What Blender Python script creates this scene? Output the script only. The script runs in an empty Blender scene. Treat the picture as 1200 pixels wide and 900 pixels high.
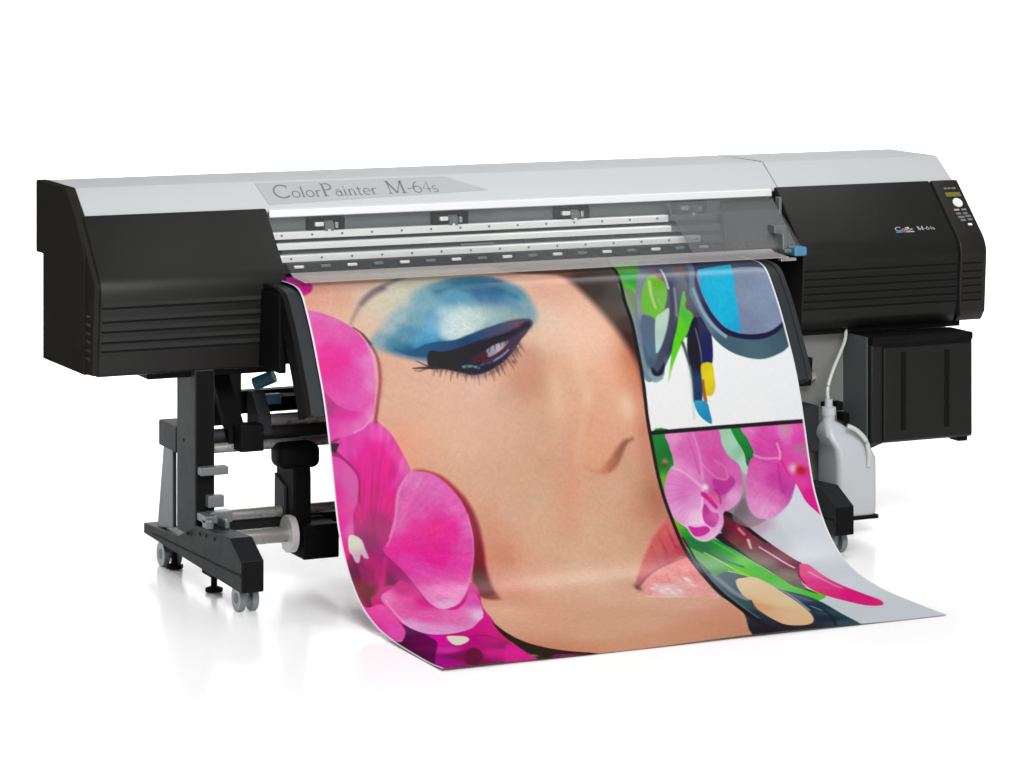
import bpy, bmesh, math, random
import numpy as np
from mathutils import Vector, Matrix
random.seed(4)
SC = bpy.context.scene
COL = SC.collection
R = math.radians

# ------------------------------------------------------------------ helpers
def lin(c):
    c = c / 255.0
    return c / 12.92 if c <= .04045 else ((c + .055) / 1.055) ** 2.4

def rgb(r, g, b): return (lin(r), lin(g), lin(b), 1)

def mat(name, col, rough=.5, metal=0, spec=.5, noise=0, scale=30, bump=0, bscale=400, coat=0, trans=0):
    if name != 'white_paper_sweep': col = tuple(c * .74 for c in col[:3]) + (1,)
    m = bpy.data.materials.new(name); m.use_nodes = True
    nt = m.node_tree; b = nt.nodes['Principled BSDF']
    b.inputs['Base Color'].default_value = col
    b.inputs['Roughness'].default_value = rough
    b.inputs['Metallic'].default_value = metal
    b.inputs['Specular IOR Level'].default_value = spec
    b.inputs['Coat Weight'].default_value = coat
    b.inputs['Transmission Weight'].default_value = trans
    tc = nt.nodes.new('ShaderNodeTexCoord')
    if noise:
        n = nt.nodes.new('ShaderNodeTexNoise'); n.inputs['Scale'].default_value = scale; n.inputs['Detail'].default_value = 4
        nt.links.new(tc.outputs['Object'], n.inputs['Vector'])
        r = nt.nodes.new('ShaderNodeMapRange'); r.inputs[3].default_value = 1 - noise; r.inputs[4].default_value = 1 + noise
        nt.links.new(n.outputs['Fac'], r.inputs[0])
        mx = nt.nodes.new('ShaderNodeMix'); mx.data_type = 'RGBA'; mx.blend_type = 'MULTIPLY'; mx.inputs[0].default_value = 1
        mx.inputs[6].default_value = col; nt.links.new(r.outputs[0], mx.inputs[7])
        nt.links.new(mx.outputs[2], b.inputs['Base Color'])
        r2 = nt.nodes.new('ShaderNodeMapRange'); r2.inputs[3].default_value = rough * .85; r2.inputs[4].default_value = min(1, rough * 1.15)
        nt.links.new(n.outputs['Fac'], r2.inputs[0]); nt.links.new(r2.outputs[0], b.inputs['Roughness'])
    if bump:
        n2 = nt.nodes.new('ShaderNodeTexNoise'); n2.inputs['Scale'].default_value = bscale; n2.inputs['Detail'].default_value = 2
        nt.links.new(tc.outputs['Object'], n2.inputs['Vector'])
        bp = nt.nodes.new('ShaderNodeBump'); bp.inputs['Strength'].default_value = bump; bp.inputs['Distance'].default_value = .001
        nt.links.new(n2.outputs['Fac'], bp.inputs['Height']); nt.links.new(bp.outputs['Normal'], b.inputs['Normal'])
    return m

def obj(name, bm, m, parent=None, smooth=False):
    me = bpy.data.meshes.new(name)
    bmesh.ops.recalc_face_normals(bm, faces=bm.faces)
    bm.to_mesh(me); bm.free()
    if smooth:
        me.polygons.foreach_set('use_smooth', [True] * len(me.polygons))
        me.set_sharp_from_angle(angle=R(35))
    me.materials.append(m)
    o = bpy.data.objects.new(name, me); COL.objects.link(o)
    if parent: o.parent = parent
    return o

def empty(name, label, cat, loc=(0, 0, 0)):
    o = bpy.data.objects.new(name, None); COL.objects.link(o); o.location = loc
    o['label'] = label; o['category'] = cat
    return o

def node(name, parent):          # a part that only gathers its sub-parts
    o = bpy.data.objects.new(name, None); COL.objects.link(o); o.parent = parent
    return o

def join(bm, other):             # add the geometry of one bmesh to another
    me = bpy.data.meshes.new('tmp'); other.to_mesh(me); other.free(); bm.from_mesh(me); bpy.data.meshes.remove(me)

def prism(prof, x0, x1, bev=0, seg=2, bm=None):      # profile in (y, z) extruded along x
    b = bmesh.new()
    a = [b.verts.new((x0, y, z)) for y, z in prof]; c = [b.verts.new((x1, y, z)) for y, z in prof]
    b.faces.new(a); b.faces.new(c[::-1]); n = len(prof)
    for i in range(n): b.faces.new((a[i], c[i], c[(i + 1) % n], a[(i + 1) % n]))
    bmesh.ops.recalc_face_normals(b, faces=b.faces)
    if bev: bmesh.ops.bevel(b, geom=[e for e in b.edges if e.calc_face_angle(9) > R(25)], offset=bev, segments=seg, affect='EDGES', profile=.5, clamp_overlap=True)
    if bm is None: return b
    join(bm, b); return bm

def box(x0, x1, y0, y1, z0, z1, bev=.003, bm=None, seg=2):
    return prism([(y0, z0), (y1, z0), (y1, z1), (y0, z1)], x0, x1, bev, seg, bm)

def tube(pts, r, bm=None, seg=14, cap=True):
    b = bm or bmesh.new()
    pts = [Vector(p) for p in pts]; rings = []
    for i, p in enumerate(pts):
        d = (pts[min(i + 1, len(pts) - 1)] - pts[max(i - 1, 0)]).normalized()
        up = Vector((0, 0, 1)) if abs(d.z) < .9 else Vector((0, 1, 0))
        u = d.cross(up).normalized(); v = d.cross(u)
        rr = r[i] if isinstance(r, (list, tuple)) else r
        rings.append([b.verts.new(p + (u * math.cos(2 * math.pi * k / seg) + v * math.sin(2 * math.pi * k / seg)) * rr) for k in range(seg)])
    for A, B in zip(rings, rings[1:]):
        for k in range(seg): b.faces.new((A[k], A[(k + 1) % seg], B[(k + 1) % seg], B[k]))
    if cap: b.faces.new(rings[0][::-1]); b.faces.new(rings[-1])
    return b

def bez(a, c, d, n=6): return [((1 - k / n) ** 2 * a[0] + 2 * (1 - k / n) * k / n * c[0] + (k / n) ** 2 * d[0], (1 - k / n) ** 2 * a[1] + 2 * (1 - k / n) * k / n * c[1] + (k / n) ** 2 * d[1]) for k in range(n + 1)]
def rod(x0, x1, y, z, r, bm=None, seg=20): return tube([(x0, y, z), (x1, y, z)], r, bm, seg)

def lathe(prof, c, bm=None, seg=24):                 # profile of (radius, z)
    b = bm or bmesh.new(); rings = []
    for r, z in prof:
        rings.append([b.verts.new((c[0] + r * math.cos(2 * math.pi * k / seg), c[1] + r * math.sin(2 * math.pi * k / seg), c[2] + z)) for k in range(seg)])
    for A, B in zip(rings, rings[1:]):
        for k in range(seg): b.faces.new((A[k], A[(k + 1) % seg], B[(k + 1) % seg], B[k]))
    b.faces.new(rings[0][::-1]); b.faces.new(rings[-1])
    return b

def catmull(pts, n=10, closed=False):
    P = [np.array(p, float) for p in pts]
    P = [P[-1]] + P + [P[0], P[1]] if closed else [P[0]] + P + [P[-1]]
    out = []
    for i in range(1, len(P) - 2):
        for k in range(n):
            t = k / n; a, b, c, d = P[i - 1], P[i], P[i + 1], P[i + 2]
            out.append(.5 * (2 * b + (c - a) * t + (2 * a - 5 * b + 4 * c - d) * t * t + (3 * b - a - 3 * c + d) * t ** 3))
    if not closed: out.append(P[-2])
    return [tuple(p) for p in out]

# ------------------------------------------------------------------ materials
M = {}
M['black'] = mat('black_plastic', (.0110, .0107, .0100, 1), .42, spec=.17, noise=.08, scale=14, bump=.25, bscale=900)
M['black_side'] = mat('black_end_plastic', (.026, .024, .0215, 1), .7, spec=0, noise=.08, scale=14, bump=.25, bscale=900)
M['dark'] = mat('dark_powder_coat', (.013, .015, .017, 1), .55, spec=.1, noise=.12, scale=22, bump=.2, bscale=700)
M['deep'] = mat('matt_black', (.006, .006, .0065, 1), .65, spec=.06, noise=.1)
M['guide'] = mat('guide_grey_black', (.024, .028, .031, 1), .5, spec=.15, noise=.08)
M['post'] = mat('post_grey', (.032, .034, .037, 1), .58, spec=.1, noise=.08, bump=.15, bscale=700)
M['silver'] = mat('silver_paint', (.56, .575, .59, 1), .6, spec=0.0, noise=.02, scale=8)
M['plate'] = mat('nameplate_grey', (.47, .49, .495, 1), .6, metal=.1, spec=0.0, noise=.02)
M['ink'] = mat('lettering_grey', (.17, .175, .18, 1), .5)
M['lip'] = mat('bright_trim', (.82, .83, .83, 1), .35, metal=.1)
M['seam'] = mat('seam_grey', (.25, .26, .265, 1), .5)
M['chrome'] = mat('polished_rail', (.86, .86, .84, 1), .3, metal=.25, noise=.03, scale=12)
M['steel'] = mat('brushed_steel', (.40, .395, .37, 1), .28, metal=.5, noise=.03)
M['zinc'] = mat('zinc_bracket', (.15, .17, .17, 1), .42, metal=.2, noise=.12, scale=40)
M['strut'] = mat('strut_grey', (.075, .095, .095, 1), .45, metal=.2, noise=.1)
M['recess'] = mat('recess_grey', (.105, .118, .122, 1), .5, noise=.06)
M['dark_panel'] = mat('dark_panel_grey', (.085, .083, .086, 1), .6, spec=.08, noise=.05, scale=10)
M['railgrey'] = mat('rail_reflection_grey', (.21, .225, .23, 1), .5, spec=.1, noise=.05)
M['panel'] = mat('sheet_metal_grey', (.20, .205, .19, 1), .5, metal=.1, noise=.06, scale=8)
M['sidepanel'] = mat('sheet_metal_blue_grey', (.085, .098, .098, 1), .5, metal=.1, noise=.06, scale=8)
M['blue'] = mat('blue_lever', rgb(70, 128, 165), .45, noise=.05)
M['bluedark'] = mat('blue_knob', rgb(84, 140, 172), .45, noise=.05)
M['white'] = mat('white_button', (.8, .8, .8, 1), .4)
M['grey_btn'] = mat('grey_button', (.16, .155, .15, 1), .5)
M['pink_btn'] = mat('pink_button', rgb(196, 150, 152), .5)
M['teal_btn'] = mat('teal_button', rgb(104, 138, 146), .5)
M['lcd'] = mat('olive_display', rgb(112, 108, 40), .3)
M['bezel'] = mat('control_bezel', (.016, .0145, .013, 1), .42, spec=.18, noise=.06)
M['bottle'] = mat('milky_plastic', (.50, .515, .54, 1), .38, noise=.03, scale=10)
M['hose'] = mat('milky_hose', (.55, .58, .56, 1), .35)
M['wheel'] = mat('caster_grey', (.21, .245, .245, 1), .3, metal=.3, noise=.1, scale=60)
M['cyan'] = mat('cyan_stripe', rgb(40, 150, 200), .5); M['red'] = mat('red_stripe', rgb(200, 70, 70), .5); M['yellow'] = mat('yellow_mark', rgb(210, 180, 40), .5)
M['label'] = mat('pale_lettering', (.42, .45, .5, 1), .5)

def glass_mat(name, tint, amount, rough=.06, spec=.5):
    m = bpy.data.materials.new(name); m.use_nodes = True; nt = m.node_tree
    for n in list(nt.nodes): nt.nodes.remove(n)
    o = nt.nodes.new('ShaderNodeOutputMaterial'); t = nt.nodes.new('ShaderNodeBsdfTransparent'); t.inputs[0].default_value = (.97, .975, .975, 1)
    g = nt.nodes.new('ShaderNodeBsdfPrincipled'); g.inputs['Base Color'].default_value = tint; g.inputs['Roughness'].default_value = rough; g.inputs['Specular IOR Level'].default_value = spec
    nz = nt.nodes.new('ShaderNodeTexNoise'); nz.inputs['Scale'].default_value = 3
    mr = nt.nodes.new('ShaderNodeMapRange'); mr.inputs[3].default_value = amount * .85; mr.inputs[4].default_value = amount * 1.15
    mx = nt.nodes.new('ShaderNodeMixShader')
    nt.links.new(nz.outputs['Fac'], mr.inputs[0]); nt.links.new(mr.outputs[0], mx.inputs[0])
    nt.links.new(t.outputs[0], mx.inputs[1]); nt.links.new(g.outputs[0], mx.inputs[2]); nt.links.new(mx.outputs[0], o.inputs[0])
    return m
M['clear'] = glass_mat('clear_acrylic', (.5, .52, .53, 1), .035)
M['reflect_tint'] = glass_mat('reflection_film', (.10, .10, .105, 1), .3, .3, .04)
M['flange'] = glass_mat('hazy_acrylic_edge', (.50, .48, .47, 1), .34, .25)

# ------------------------------------------------------------------ setting
FLOOR_Y = 5.2
def setting():
    fm = bpy.data.materials.new('studio_white_gloss'); fm.use_nodes = True; nt = fm.node_tree; nt.nodes.remove(nt.nodes['Principled BSDF'])
    df = nt.nodes.new('ShaderNodeBsdfDiffuse'); df.inputs[0].default_value = (FLOOR_ALB, FLOOR_ALB, FLOOR_ALB, 1)
    gl = nt.nodes.new('ShaderNodeBsdfGlossy'); ms = nt.nodes.new('ShaderNodeMixShader'); ms.inputs[0].default_value = FLOOR_SPEC
    n = nt.nodes.new('ShaderNodeTexNoise'); n.inputs['Scale'].default_value = 6
    r = nt.nodes.new('ShaderNodeMapRange'); r.inputs[3].default_value = FLOOR_ROUGH * .9; r.inputs[4].default_value = FLOOR_ROUGH * 1.1
    nt.links.new(n.outputs['Fac'], r.inputs[0]); nt.links.new(r.outputs[0], gl.inputs['Roughness'])
    nt.links.new(df.outputs[0], ms.inputs[1]); nt.links.new(gl.outputs[0], ms.inputs[2]); nt.links.new(ms.outputs[0], nt.nodes['Material Output'].inputs[0])
    bm = bmesh.new()
    v = [bm.verts.new(p) for p in ((-14, -13, 0), (18, -13, 0), (18, FLOOR_Y, 0), (-14, FLOOR_Y, 0))]; bm.faces.new(v)
    f = obj('floor', bm, fm); f['kind'] = 'structure'; f['label'] = 'glossy white studio floor'
    wm = mat('white_paper_sweep', (.9, .9, .9, 1), .8, spec=.1, noise=.005)
    bm = bmesh.new(); rad = 1.5; prof = [(FLOOR_Y, 0)]
    for k in range(1, 17):
        a = math.pi / 2 * k / 16; prof.append((FLOOR_Y + rad * math.sin(a), rad - rad * math.cos(a)))
    prof.append((FLOOR_Y + rad, 7))
    rows = [[bm.verts.new((x, y, z)) for x in (-14, 18)] for y, z in prof]
    for A, B in zip(rows, rows[1:]): bm.faces.new((A[0], A[1], B[1], B[0]))
    o = obj('backdrop', bm, wm, smooth=True); o['kind'] = 'structure'; o['label'] = 'plain white studio backdrop sweeping up behind the printer'

# ------------------------------------------------------------------ printer
PR = empty('large_format_printer', 'large black and silver roll printer with an orchid and make-up poster hanging from its front', 'printer', (1.66, .1, 0))
PR_OFF = Vector((1.66, .1, 0))
def part(name, bm, m, parent=None, smooth=False):
    o = obj(name, bm, m, parent or PR, smooth)
    if parent is None or parent is PR: o.location = -PR_OFF
    return o
def group(name):
    o = node(name, PR); o.location = -PR_OFF; return o

XR = 3.325
SLOPE0, SLOPE1 = (.273, 1.271), (.165, 1.188)       # hood slope, from the top bend to the lip
# hood: thin-walled cover with an open front between the two end covers
hood = part('top_hood', prism([(.607, 1.268), (.60, 1.273), (.28, 1.271), (.273, 1.270), (.165, 1.188), (.165, 1.176), (.19, 1.170), (.60, 1.16)], .035, XR - .012, .003), M['silver'], smooth=True)
part('bright_lip', prism([(.166, 1.186), (.158, 1.183), (.156, 1.160), (.164, 1.157), (.19, 1.16), (.19, 1.175)], .66, 2.552, .002), M['lip'], hood)
sv = Vector((0, SLOPE1[0] - SLOPE0[0], SLOPE1[1] - SLOPE0[1])); SL = sv.length; sv.normalize(); sn = Vector((0, -.083, .108)).normalized() * 1
sn = Vector((1, 0, 0)).cross(sv); sn = sn if sn.z > 0 else -sn
def on_slope(x, d, h=0, top=SLOPE0): return Vector((x, top[0], top[1])) + sv * d + sn * h
def slab(poly, h0, h1, fr):                          # flat prism of a polygon (x, d) on a sloped frame
    b = bmesh.new(); lo = [b.verts.new(fr(x, d, h0)) for x, d in poly]; hi = [b.verts.new(fr(x, d, h1)) for x, d in poly]
    b.faces.new(lo[::-1]); b.faces.new(hi); n = len(poly)
    for i in range(n): b.faces.new((lo[i], lo[(i + 1) % n], hi[(i + 1) % n], hi[i]))
    return b
part('name_plate', slab([(.648, .012), (1.33, .012), (1.47, .088), (.667, .118)], -.002, .0012, on_slope), M['plate'], hood)
bm = slab([(2.578, -.0), (2.5815, -.0), (2.5815, .136), (2.578, .136)], -.002, .0012, on_slope)
join(bm, box(2.578, 2.5815, .28, .60, 1.268, 1.2742, 0))
part('hood_seam', bm, M['seam'], hood)

# lettering drawn as thin strokes with serifs
def arc(cx, cy, rx, ry, a0, a1, n=14): return [(cx + rx * math.cos(R(a0 + (a1 - a0) * k / n)), cy + ry * math.sin(R(a0 + (a1 - a0) * k / n))) for k in range(n + 1)]
GL = {
 'C': (.95, [(arc(.5, .5, .47, .5, 48, 312), .075), ([(.83, .98), (.83, .74)], .035), ([(.83, .2), (.83, .06)], .03)]),
 'o': (.62, [(arc(.3, .3, .26, .3, 0, 360, 18), .06)]),
 'l': (.30, [([(.13, 0), (.13, 1.02)], .075), ([(.02, .015), (.25, .015)], .03), ([(.02, 1.0), (.13, 1.02)], .03)]),
 'r': (.45, [([(.13, 0), (.13, .58)], .075), ([(.02, .015), (.26, .015)], .03), (arc(.32, .38, .19, .2, 170, 50), .05)]),
 'P': (.72, [([(.17, 0), (.17, 1)], .09), ([(.02, .02), (.33, .02)], .035), ([(.02, .98), (.38, .98)], .035), (arc(.36, .74, .27, .24, 90, -90), .07), ([(.17, .5), (.38, .5)], .035)]),
 'a': (.55, [(arc(.25, .2, .2, .2, 20, 340), .055), ([(.43, .44), (.43, .02), (.52, .02)], .07), (arc(.25, .4, .18, .18, 0, 150), .045)]),
 'i': (.28, [([(.13, 0), (.13, .58)], .075), ([(.02, .015), (.25, .015)], .03), ([(.13, .76), (.13, .85)], .085)]),
 'n': (.62, [([(.13, 0), (.13, .58)], .075), ([(.02, .015), (.25, .015)], .03), (arc(.31, .36, .18, .22, 180, 0), .045), ([(.49, .36), (.49, 0)], .075), ([(.38, .015), (.61, .015)], .03)]),
 't': (.40, [([(.16, .8), (.16, .12)] + arc(.27, .12, .11, .11, 180, 300), .065), ([(.02, .58), (.36, .58)], .04)]),
 'e': (.54, [(arc(.28, .3, .24, .3, 0, 310), .055), ([(.05, .32), (.51, .32)], .035)]),
 'M': (1.18, [([(.17, 0), (.17, 1)], .045), ([(.17, 1), (.56, .03)], .09), ([(.56, .03), (.97, 1)], .045), ([(.97, 1), (.97, 0)], .09), ([(.04, .02), (.3, .02)], .035), ([(.83, .02), (1.12, .02)], .035), ([(.03, .98), (.2, .98)], .035), ([(.95, .98), (1.12, .98)], .035)]),
 '-': (.36, [([(.04, .4), (.30, .4)], .06)]),
 '6': (.62, [(arc(.31, .3, .25, .3, 0, 360, 18), .06), (arc(.52, .33, .47, .67, 180, 100), .06)]),
 '4': (.62, [([(.44, 0), (.44, 1), (.04, .3), (.60, .3)], .06)]),
 's': (.46, [(arc(.22, .44, .16, .15, 40, 260, 10) + arc(.22, .15, .18, .15, 90, -140, 10), .06)]),
 ' ': (.5, [])}
def ribbon(b, pts, w, fr, h):
    P = [Vector((p[0], p[1])) for p in pts]; prev = None
    for i, p in enumerate(P):
        d = (P[min(i + 1, len(P) - 1)] - P[max(i - 1, 0)]); d.normalize(); n = Vector((-d.y, d.x)) * w / 2
        a = b.verts.new(fr(*(p + n), h)); c = b.verts.new(fr(*(p - n), h))
        if prev: b.faces.new((prev[0], prev[1], c, a))
        prev = (a, c)
def write(text, sizes, fr, h, track=.04, bold=1, probe=False):
    if probe: return sum((GL[c][0] + track) * s for c, s in zip(text, sizes))
    b = bmesh.new(); x = 0
    for ch, s in zip(text, sizes):
        w, st = GL[ch]
        for pts, wd in st: ribbon(b, [(x + px * s, py * s) for px, py in pts], wd * s * bold, fr, h)
        x += (w + track) * s
    return b, x
SZ = lambda s: [1 if c in 'CPM ' else (.86 if c in '64-' else .82) for c in s]
LH = .062; u = .592 / write('ColorPainter M-64s', SZ('ColorPainter M-64s'), lambda x, y, h: Vector((x, y, h)), 0, probe=True)
start = .700
for word in ('ColorPainter', 'M-64s'):
    lt, w = write(word, SZ(word), lambda x, y, h: on_slope(start + x * u, .088 - y * LH, h), .0018, bold=1.35)
    part('model_lettering', lt, M['ink'], hood); start += (w + .54) * u

# left end: side panel and front cover
LSIDE = [(.607, 1.268), (.60, 1.275), (.273, 1.273), (.163, 1.190), (.062, 1.078), (.062, .700), (.07, .694), (.526, .689), (.526, 1.035), (.607, 1.034)]
lc = part('end_cover', prism([(.165, 1.189), (.155, 1.191)] + bez((-.014, 1.015), (-.043, .985), (-.038, .944)) + [(-.012, .70), (.0, .694), (.45, .690), (.45, 1.18)], .022, .648, .006, 3), M['black'], smooth=True)
part('side_panel', prism(LSIDE, 0, .034, .004), M['black_side'], lc, smooth=True)
bm = prism([(.157, 1.184), (-.034, .984), (-.006, .700), (.070, .696), (.070, 1.075)], .005, .03, .004)
part('corner_strip', bm, M['black_side'], lc, smooth=True)
def grooves(x0, x1, zs, y_at, depth=.006, h=.0045):
    b = bmesh.new()
    for z in zs:
        y = y_at(z); prism([(y + .012, z - h), (y - .004, z - h - .001), (y - .0045, z + .001), (y + .012, z + h)], x0, x1, 0, 1, b)
    return b
yl = lambda z: -.042 + (.983 - z) / .283 * .03
# louvre ledges run along the lower half of the cover front, each a thin overhanging lip
def louvres(x0, x1, zs, y_at):
    b = bmesh.new()
    for z in zs:
        y = y_at(z); prism([(y + .01, z + .020), (y - .0004, z + .020), (y - .0036, z + .001), (y - .003, z), (y + .01, z)], x0, x1, 0, 1, b)
    return b
def shade_strips(x0, x1, zs, y_at):                          # solid dark strips standing in for the shade under each louvre lip
    b = bmesh.new()
    for z in zs:
        y = y_at(z); prism([(y + .01, z - .0005), (y - .0008, z - .0005), (y - .0008, z - .0065), (y + .01, z - .0065)], x0, x1, 0, 1, b)
    return b
part('louvre', louvres(.03, .645, [.918, .874, .842, .808, .780], yl), M['black'], lc)
part('louvre_shade_strip', shade_strips(.03, .645, [.918, .874, .842, .808, .780], yl), M['deep'], lc)
bm = bmesh.new()
for z in (.885, .858, .831, .804, .777, .75): box(.0035, .012, .005, .058, z - .004, z + .004, .0015, bm)
part('vent_slot', bm, M['deep'], lc)
part('cover_base', box(.20, .64, .03, .46, .672, .693, .004), M['deep'], lc)

# right end: front cover, control strip, lever
RP = [(.165, 1.189), (.155, 1.191)] + bez((-.010, 1.013), (-.043, .978), (-.040, .936)) + [(-.028, .735), (-.005, .703), (.0, .700), (.45, .696), (.45, 1.18)]
rc = part('end_cover', prism(RP, 2.565, 3.204, .006, 3), M['black'], smooth=True)
yr = lambda z: -.042 + (.976 - z) / .241 * .014
part('louvre', louvres(2.572, 3.198, [.913, .884, .858, .832, .806, .780], yr), M['black'], rc)
part('louvre_shade_strip', shade_strips(2.572, 3.198, [.913, .884, .858, .832, .806, .780], yr), M['deep'], rc)
part('cover_base', box(2.58, 3.25, .02, .46, .678, .699, .004), M['deep'], rc)
cs = part('control_strip', prism(RP, 3.214, XR, .016, 4), M['bezel'], smooth=True)
part('louvre', louvres(3.222, 3.305, [.913, .884, .858, .832, .806, .780], yr), M['bezel'], cs)
part('louvre_shade_strip', shade_strips(3.222, 3.305, [.913, .884, .858, .832, .806, .780], yr), M['deep'], cs)
bm = prism([(.155, 1.185), (-.03, .985), (-.03, .72), (.44, .71), (.44, 1.17)], 3.202, 3.216, 0)
part('dark_gap', bm, M['deep'], cs)
rv = Vector((0, -.185, -.199)).normalized(); rn = Vector((1, 0, 0)).cross(rv); rn = rn if rn.z > 0 else -rn
def on_cover(x, d, h=0): return Vector((x, .155, 1.191)) + rv * d + rn * h
# control panel: display, dial and buttons
def disc(x, d, r, h0, h1, n=20, ry=None): return slab([(x + r * math.cos(2 * math.pi * k / n), d + (ry or r) * math.sin(2 * math.pi * k / n)) for k in range(n)], h0, h1, on_cover)
def rect(x0, x1, d0, d1, h0=-.002, h1=.002): return slab([(x0, d0), (x1, d0), (x1, d1), (x0, d1)], h0, h1, on_cover)
part('display', rect(3.246, 3.308, .058, .077), M['lcd'], cs)
bm = rect(3.250, 3.262, .036, .043); join(bm, rect(3.266, 3.278, .036, .043)); join(bm, rect(3.282, 3.300, .036, .043)); part('panel_lettering', bm, M['grey_btn'], cs)
part('dial', disc(3.279, .106, .0195, -.001, .004), M['white'], cs)
part('button', rect(3.251, 3.272, .134, .141), M['pink_btn'], cs)
part('button', rect(3.282, 3.302, .134, .141), M['teal_btn'], cs)
for x0, d0, w in ((3.252, .150, .020), (3.281, .150, .019), (3.254, .166, .026), (3.286, .163, .022), (3.258, .180, .022), (3.289, .178, .019)):
    part('button', rect(x0, x0 + w, d0, d0 + .009), M['grey_btn'], cs)
part('button', rect(3.281, 3.297, .200, .209), M['white'], cs)
# badge on the right cover
txt = 'Color M-64s'
for k, (a, e) in enumerate((('Color', 2.972), ('M-64s', 3.062))):
    s2 = [1 if c in 'CM' else .85 for c in a]
    W2 = write(a, s2, None, 0, probe=True)
    lt, _ = write(a, s2, lambda x, y, h, e=e, W2=W2: on_cover(e + x * .074 / W2, .219 - y * .017, h), .0012, bold=1.9)
    part('badge_lettering', lt, M['label'], rc)
part('badge_stripe', rect(2.970, 2.996, .222, .2255, -.001, .0012), M['cyan'], rc)
part('badge_stripe', rect(2.997, 3.012, .222, .2255, -.001, .0012), M['red'], rc)
part('badge_stripe', rect(3.013, 3.046, .222, .2255, -.001, .0012), M['label'], rc)
part('badge_stripe', rect(3.020, 3.030, .203, .211, -.001, .0014), M['yellow'], rc)
part('release_lever', box(2.512, 2.562, -.075, -.005, .970, 1.002, .006), M['blue'], rc)

# body behind and between the end covers
body = part('rear_body', prism([(.30, .70), (.585, .70), (.585, 1.15), (.30, 1.15)], .04, XR - .03, .004), M['deep'])
part('back_strip', box(.64, 2.56, .19, .29, 1.10, 1.158, 0), M['recess'], body)
part('rail_bed', prism([(.19, 1.09), (.30, 1.105), (.30, .985), (.075, .985), (.075, 1.005)], .64, 2.335, 0), M['recess'], body)
def clamp(x):                                        # hold-down clamp: block, two levers, screw
    g = part('hold_down_clamp', box(x - .068, x + .062, .165, .2, 1.106, 1.152, .002), M['deep'])
    part('lever_pad', box(x - .048, x - .018, .150, .172, 1.124, 1.138, .003), M['chrome'], g)
    part('lever_pad', box(x + .022, x + .034, .150, .172, 1.116, 1.136, .003), M['steel'], g)
    part('clamp_arm', prism([(.150, 1.128), (.172, 1.148), (.172, 1.112), (.15, 1.108)], x - .014, x + .018, .002), M['recess'], g)
    part('clamp_screw', box(x - .004, x + .006, .148, .17, 1.104, 1.114, .002), M['chrome'], g)
    return g
for x in (.868, 1.318, 1.775, 2.235): clamp(x)
def rail(y, z, x1, h=.024, d=.03, m='chrome'):
    g = part('guide_rail', prism([(y, z - h), (y, z - .004), (y + .004, z), (y + d, z), (y + d, z - h)], .645, x1, .001), M[m])
    return g
def rail_screws(g, y, z, x1):
    x = .70
    while x < x1:
        part('rail_screw', tube([(x, y + .002, z), (x, y - .0025, z)], .0038, None, 10), M['zinc'], g); x += .107
g1 = rail(.150, 1.110, 2.135); rail_screws(g1, .150, 1.099, 2.13)
g2 = rail(.108, 1.077, 2.125, .021)
g3 = rail(.062, 1.043, 2.215, .023); rail_screws(g3, .062, 1.032, 2.2)
for g, y, z, x0, x1 in ((g1, .156, 1.109, 2.136, 2.332), (g2, .114, 1.074, 2.126, 2.332), (g3, .068, 1.042, 2.216, 2.332)):
    part('rail_end', box(x0, x1, y, y + .03, z - .021, z, .001), M['railgrey'], g)  # rails go on in grey: the reflection over them put into the colour
bm = bmesh.new(); part('rail_joint', box(1.315, 1.44, .083, .088, 1.046, 1.052, .001), M['zinc'], g2)
# pinch roller comb above the platen
comb = part('pinch_roller_bar', box(.65, 2.335, .040, .075, .985, 1.019, .002), M['guide'])
x = .70; k = 0
while x < 2.30:
    part('pinch_roller', box(x, x + .034, .030, .048, 1.002, 1.012, .003), M['zinc'] if k % 2 else M['chrome'], comb)
    part('roller_spring', box(x + .05, x + .082, .034, .048, .991, .999, .002), M['post'], comb)
    x += .0935; k += 1
part('platen', box(.60, 2.36, -.02, .26, .945, .971, .002), M['recess'])
# dark grey panel on the right, behind the clear window
bm = bmesh.new(); cq = [(2.335, .135, 1.148), (2.545, .135, 1.148), (2.545, -.03, 1.0), (2.268, -.03, 1.0)]
lo = [bm.verts.new(p) for p in cq]; hi = [bm.verts.new((x, y + .02, z - .03)) for x, y, z in cq]
bm.faces.new(lo); bm.faces.new(hi[::-1])
for k in range(4): bm.faces.new((lo[k], hi[k], hi[(k + 1) % 4], lo[(k + 1) % 4]))
cc = part('right_dark_panel', bm, M['dark_panel'])
# clear window: sloping pane, hazy folded edge, metal hinges at its right end
WIN = [(.155, 1.158), (-.060, .998)]
def sheet(prof, t, x0, x1):
    out = []
    n = len(prof)
    for i, (y, z) in enumerate(prof):
        a = prof[max(i - 1, 0)]; c = prof[min(i + 1, n - 1)]; d = Vector((c[0] - a[0], c[1] - a[1])).normalized(); out.append((y - d.y * t, z + d.x * t))
    return prism(prof + out[::-1], x0, x1, 0)
win = part('front_window', sheet(WIN, -.003, .652, 2.548), M['clear'])
part('reflection_tint', sheet([(.150, 1.1515), (-.055, .9995)], -.0015, 2.12, 2.338), M['reflect_tint'], win)  # added film: the window's fading dark reflection put in as a tint
part('window_edge', sheet([(-.061, .9975), (-.085, .988), (-.185, .9815)], -.003, .652, 2.425), M['flange'], win)
bm = box(2.462, 2.512, -.02, .03, 1.045, 1.075, .003); box(2.472, 2.488, -.06, .0, .992, 1.050, .004, bm); box(2.472, 2.500, -.075, -.03, .985, .997, .003, bm)
part('window_hinge', bm, M['zinc'], win)
part('window_hinge', box(2.55, 2.56, .10, .13, 1.10, 1.16, .002), M['zinc'], win)
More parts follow.
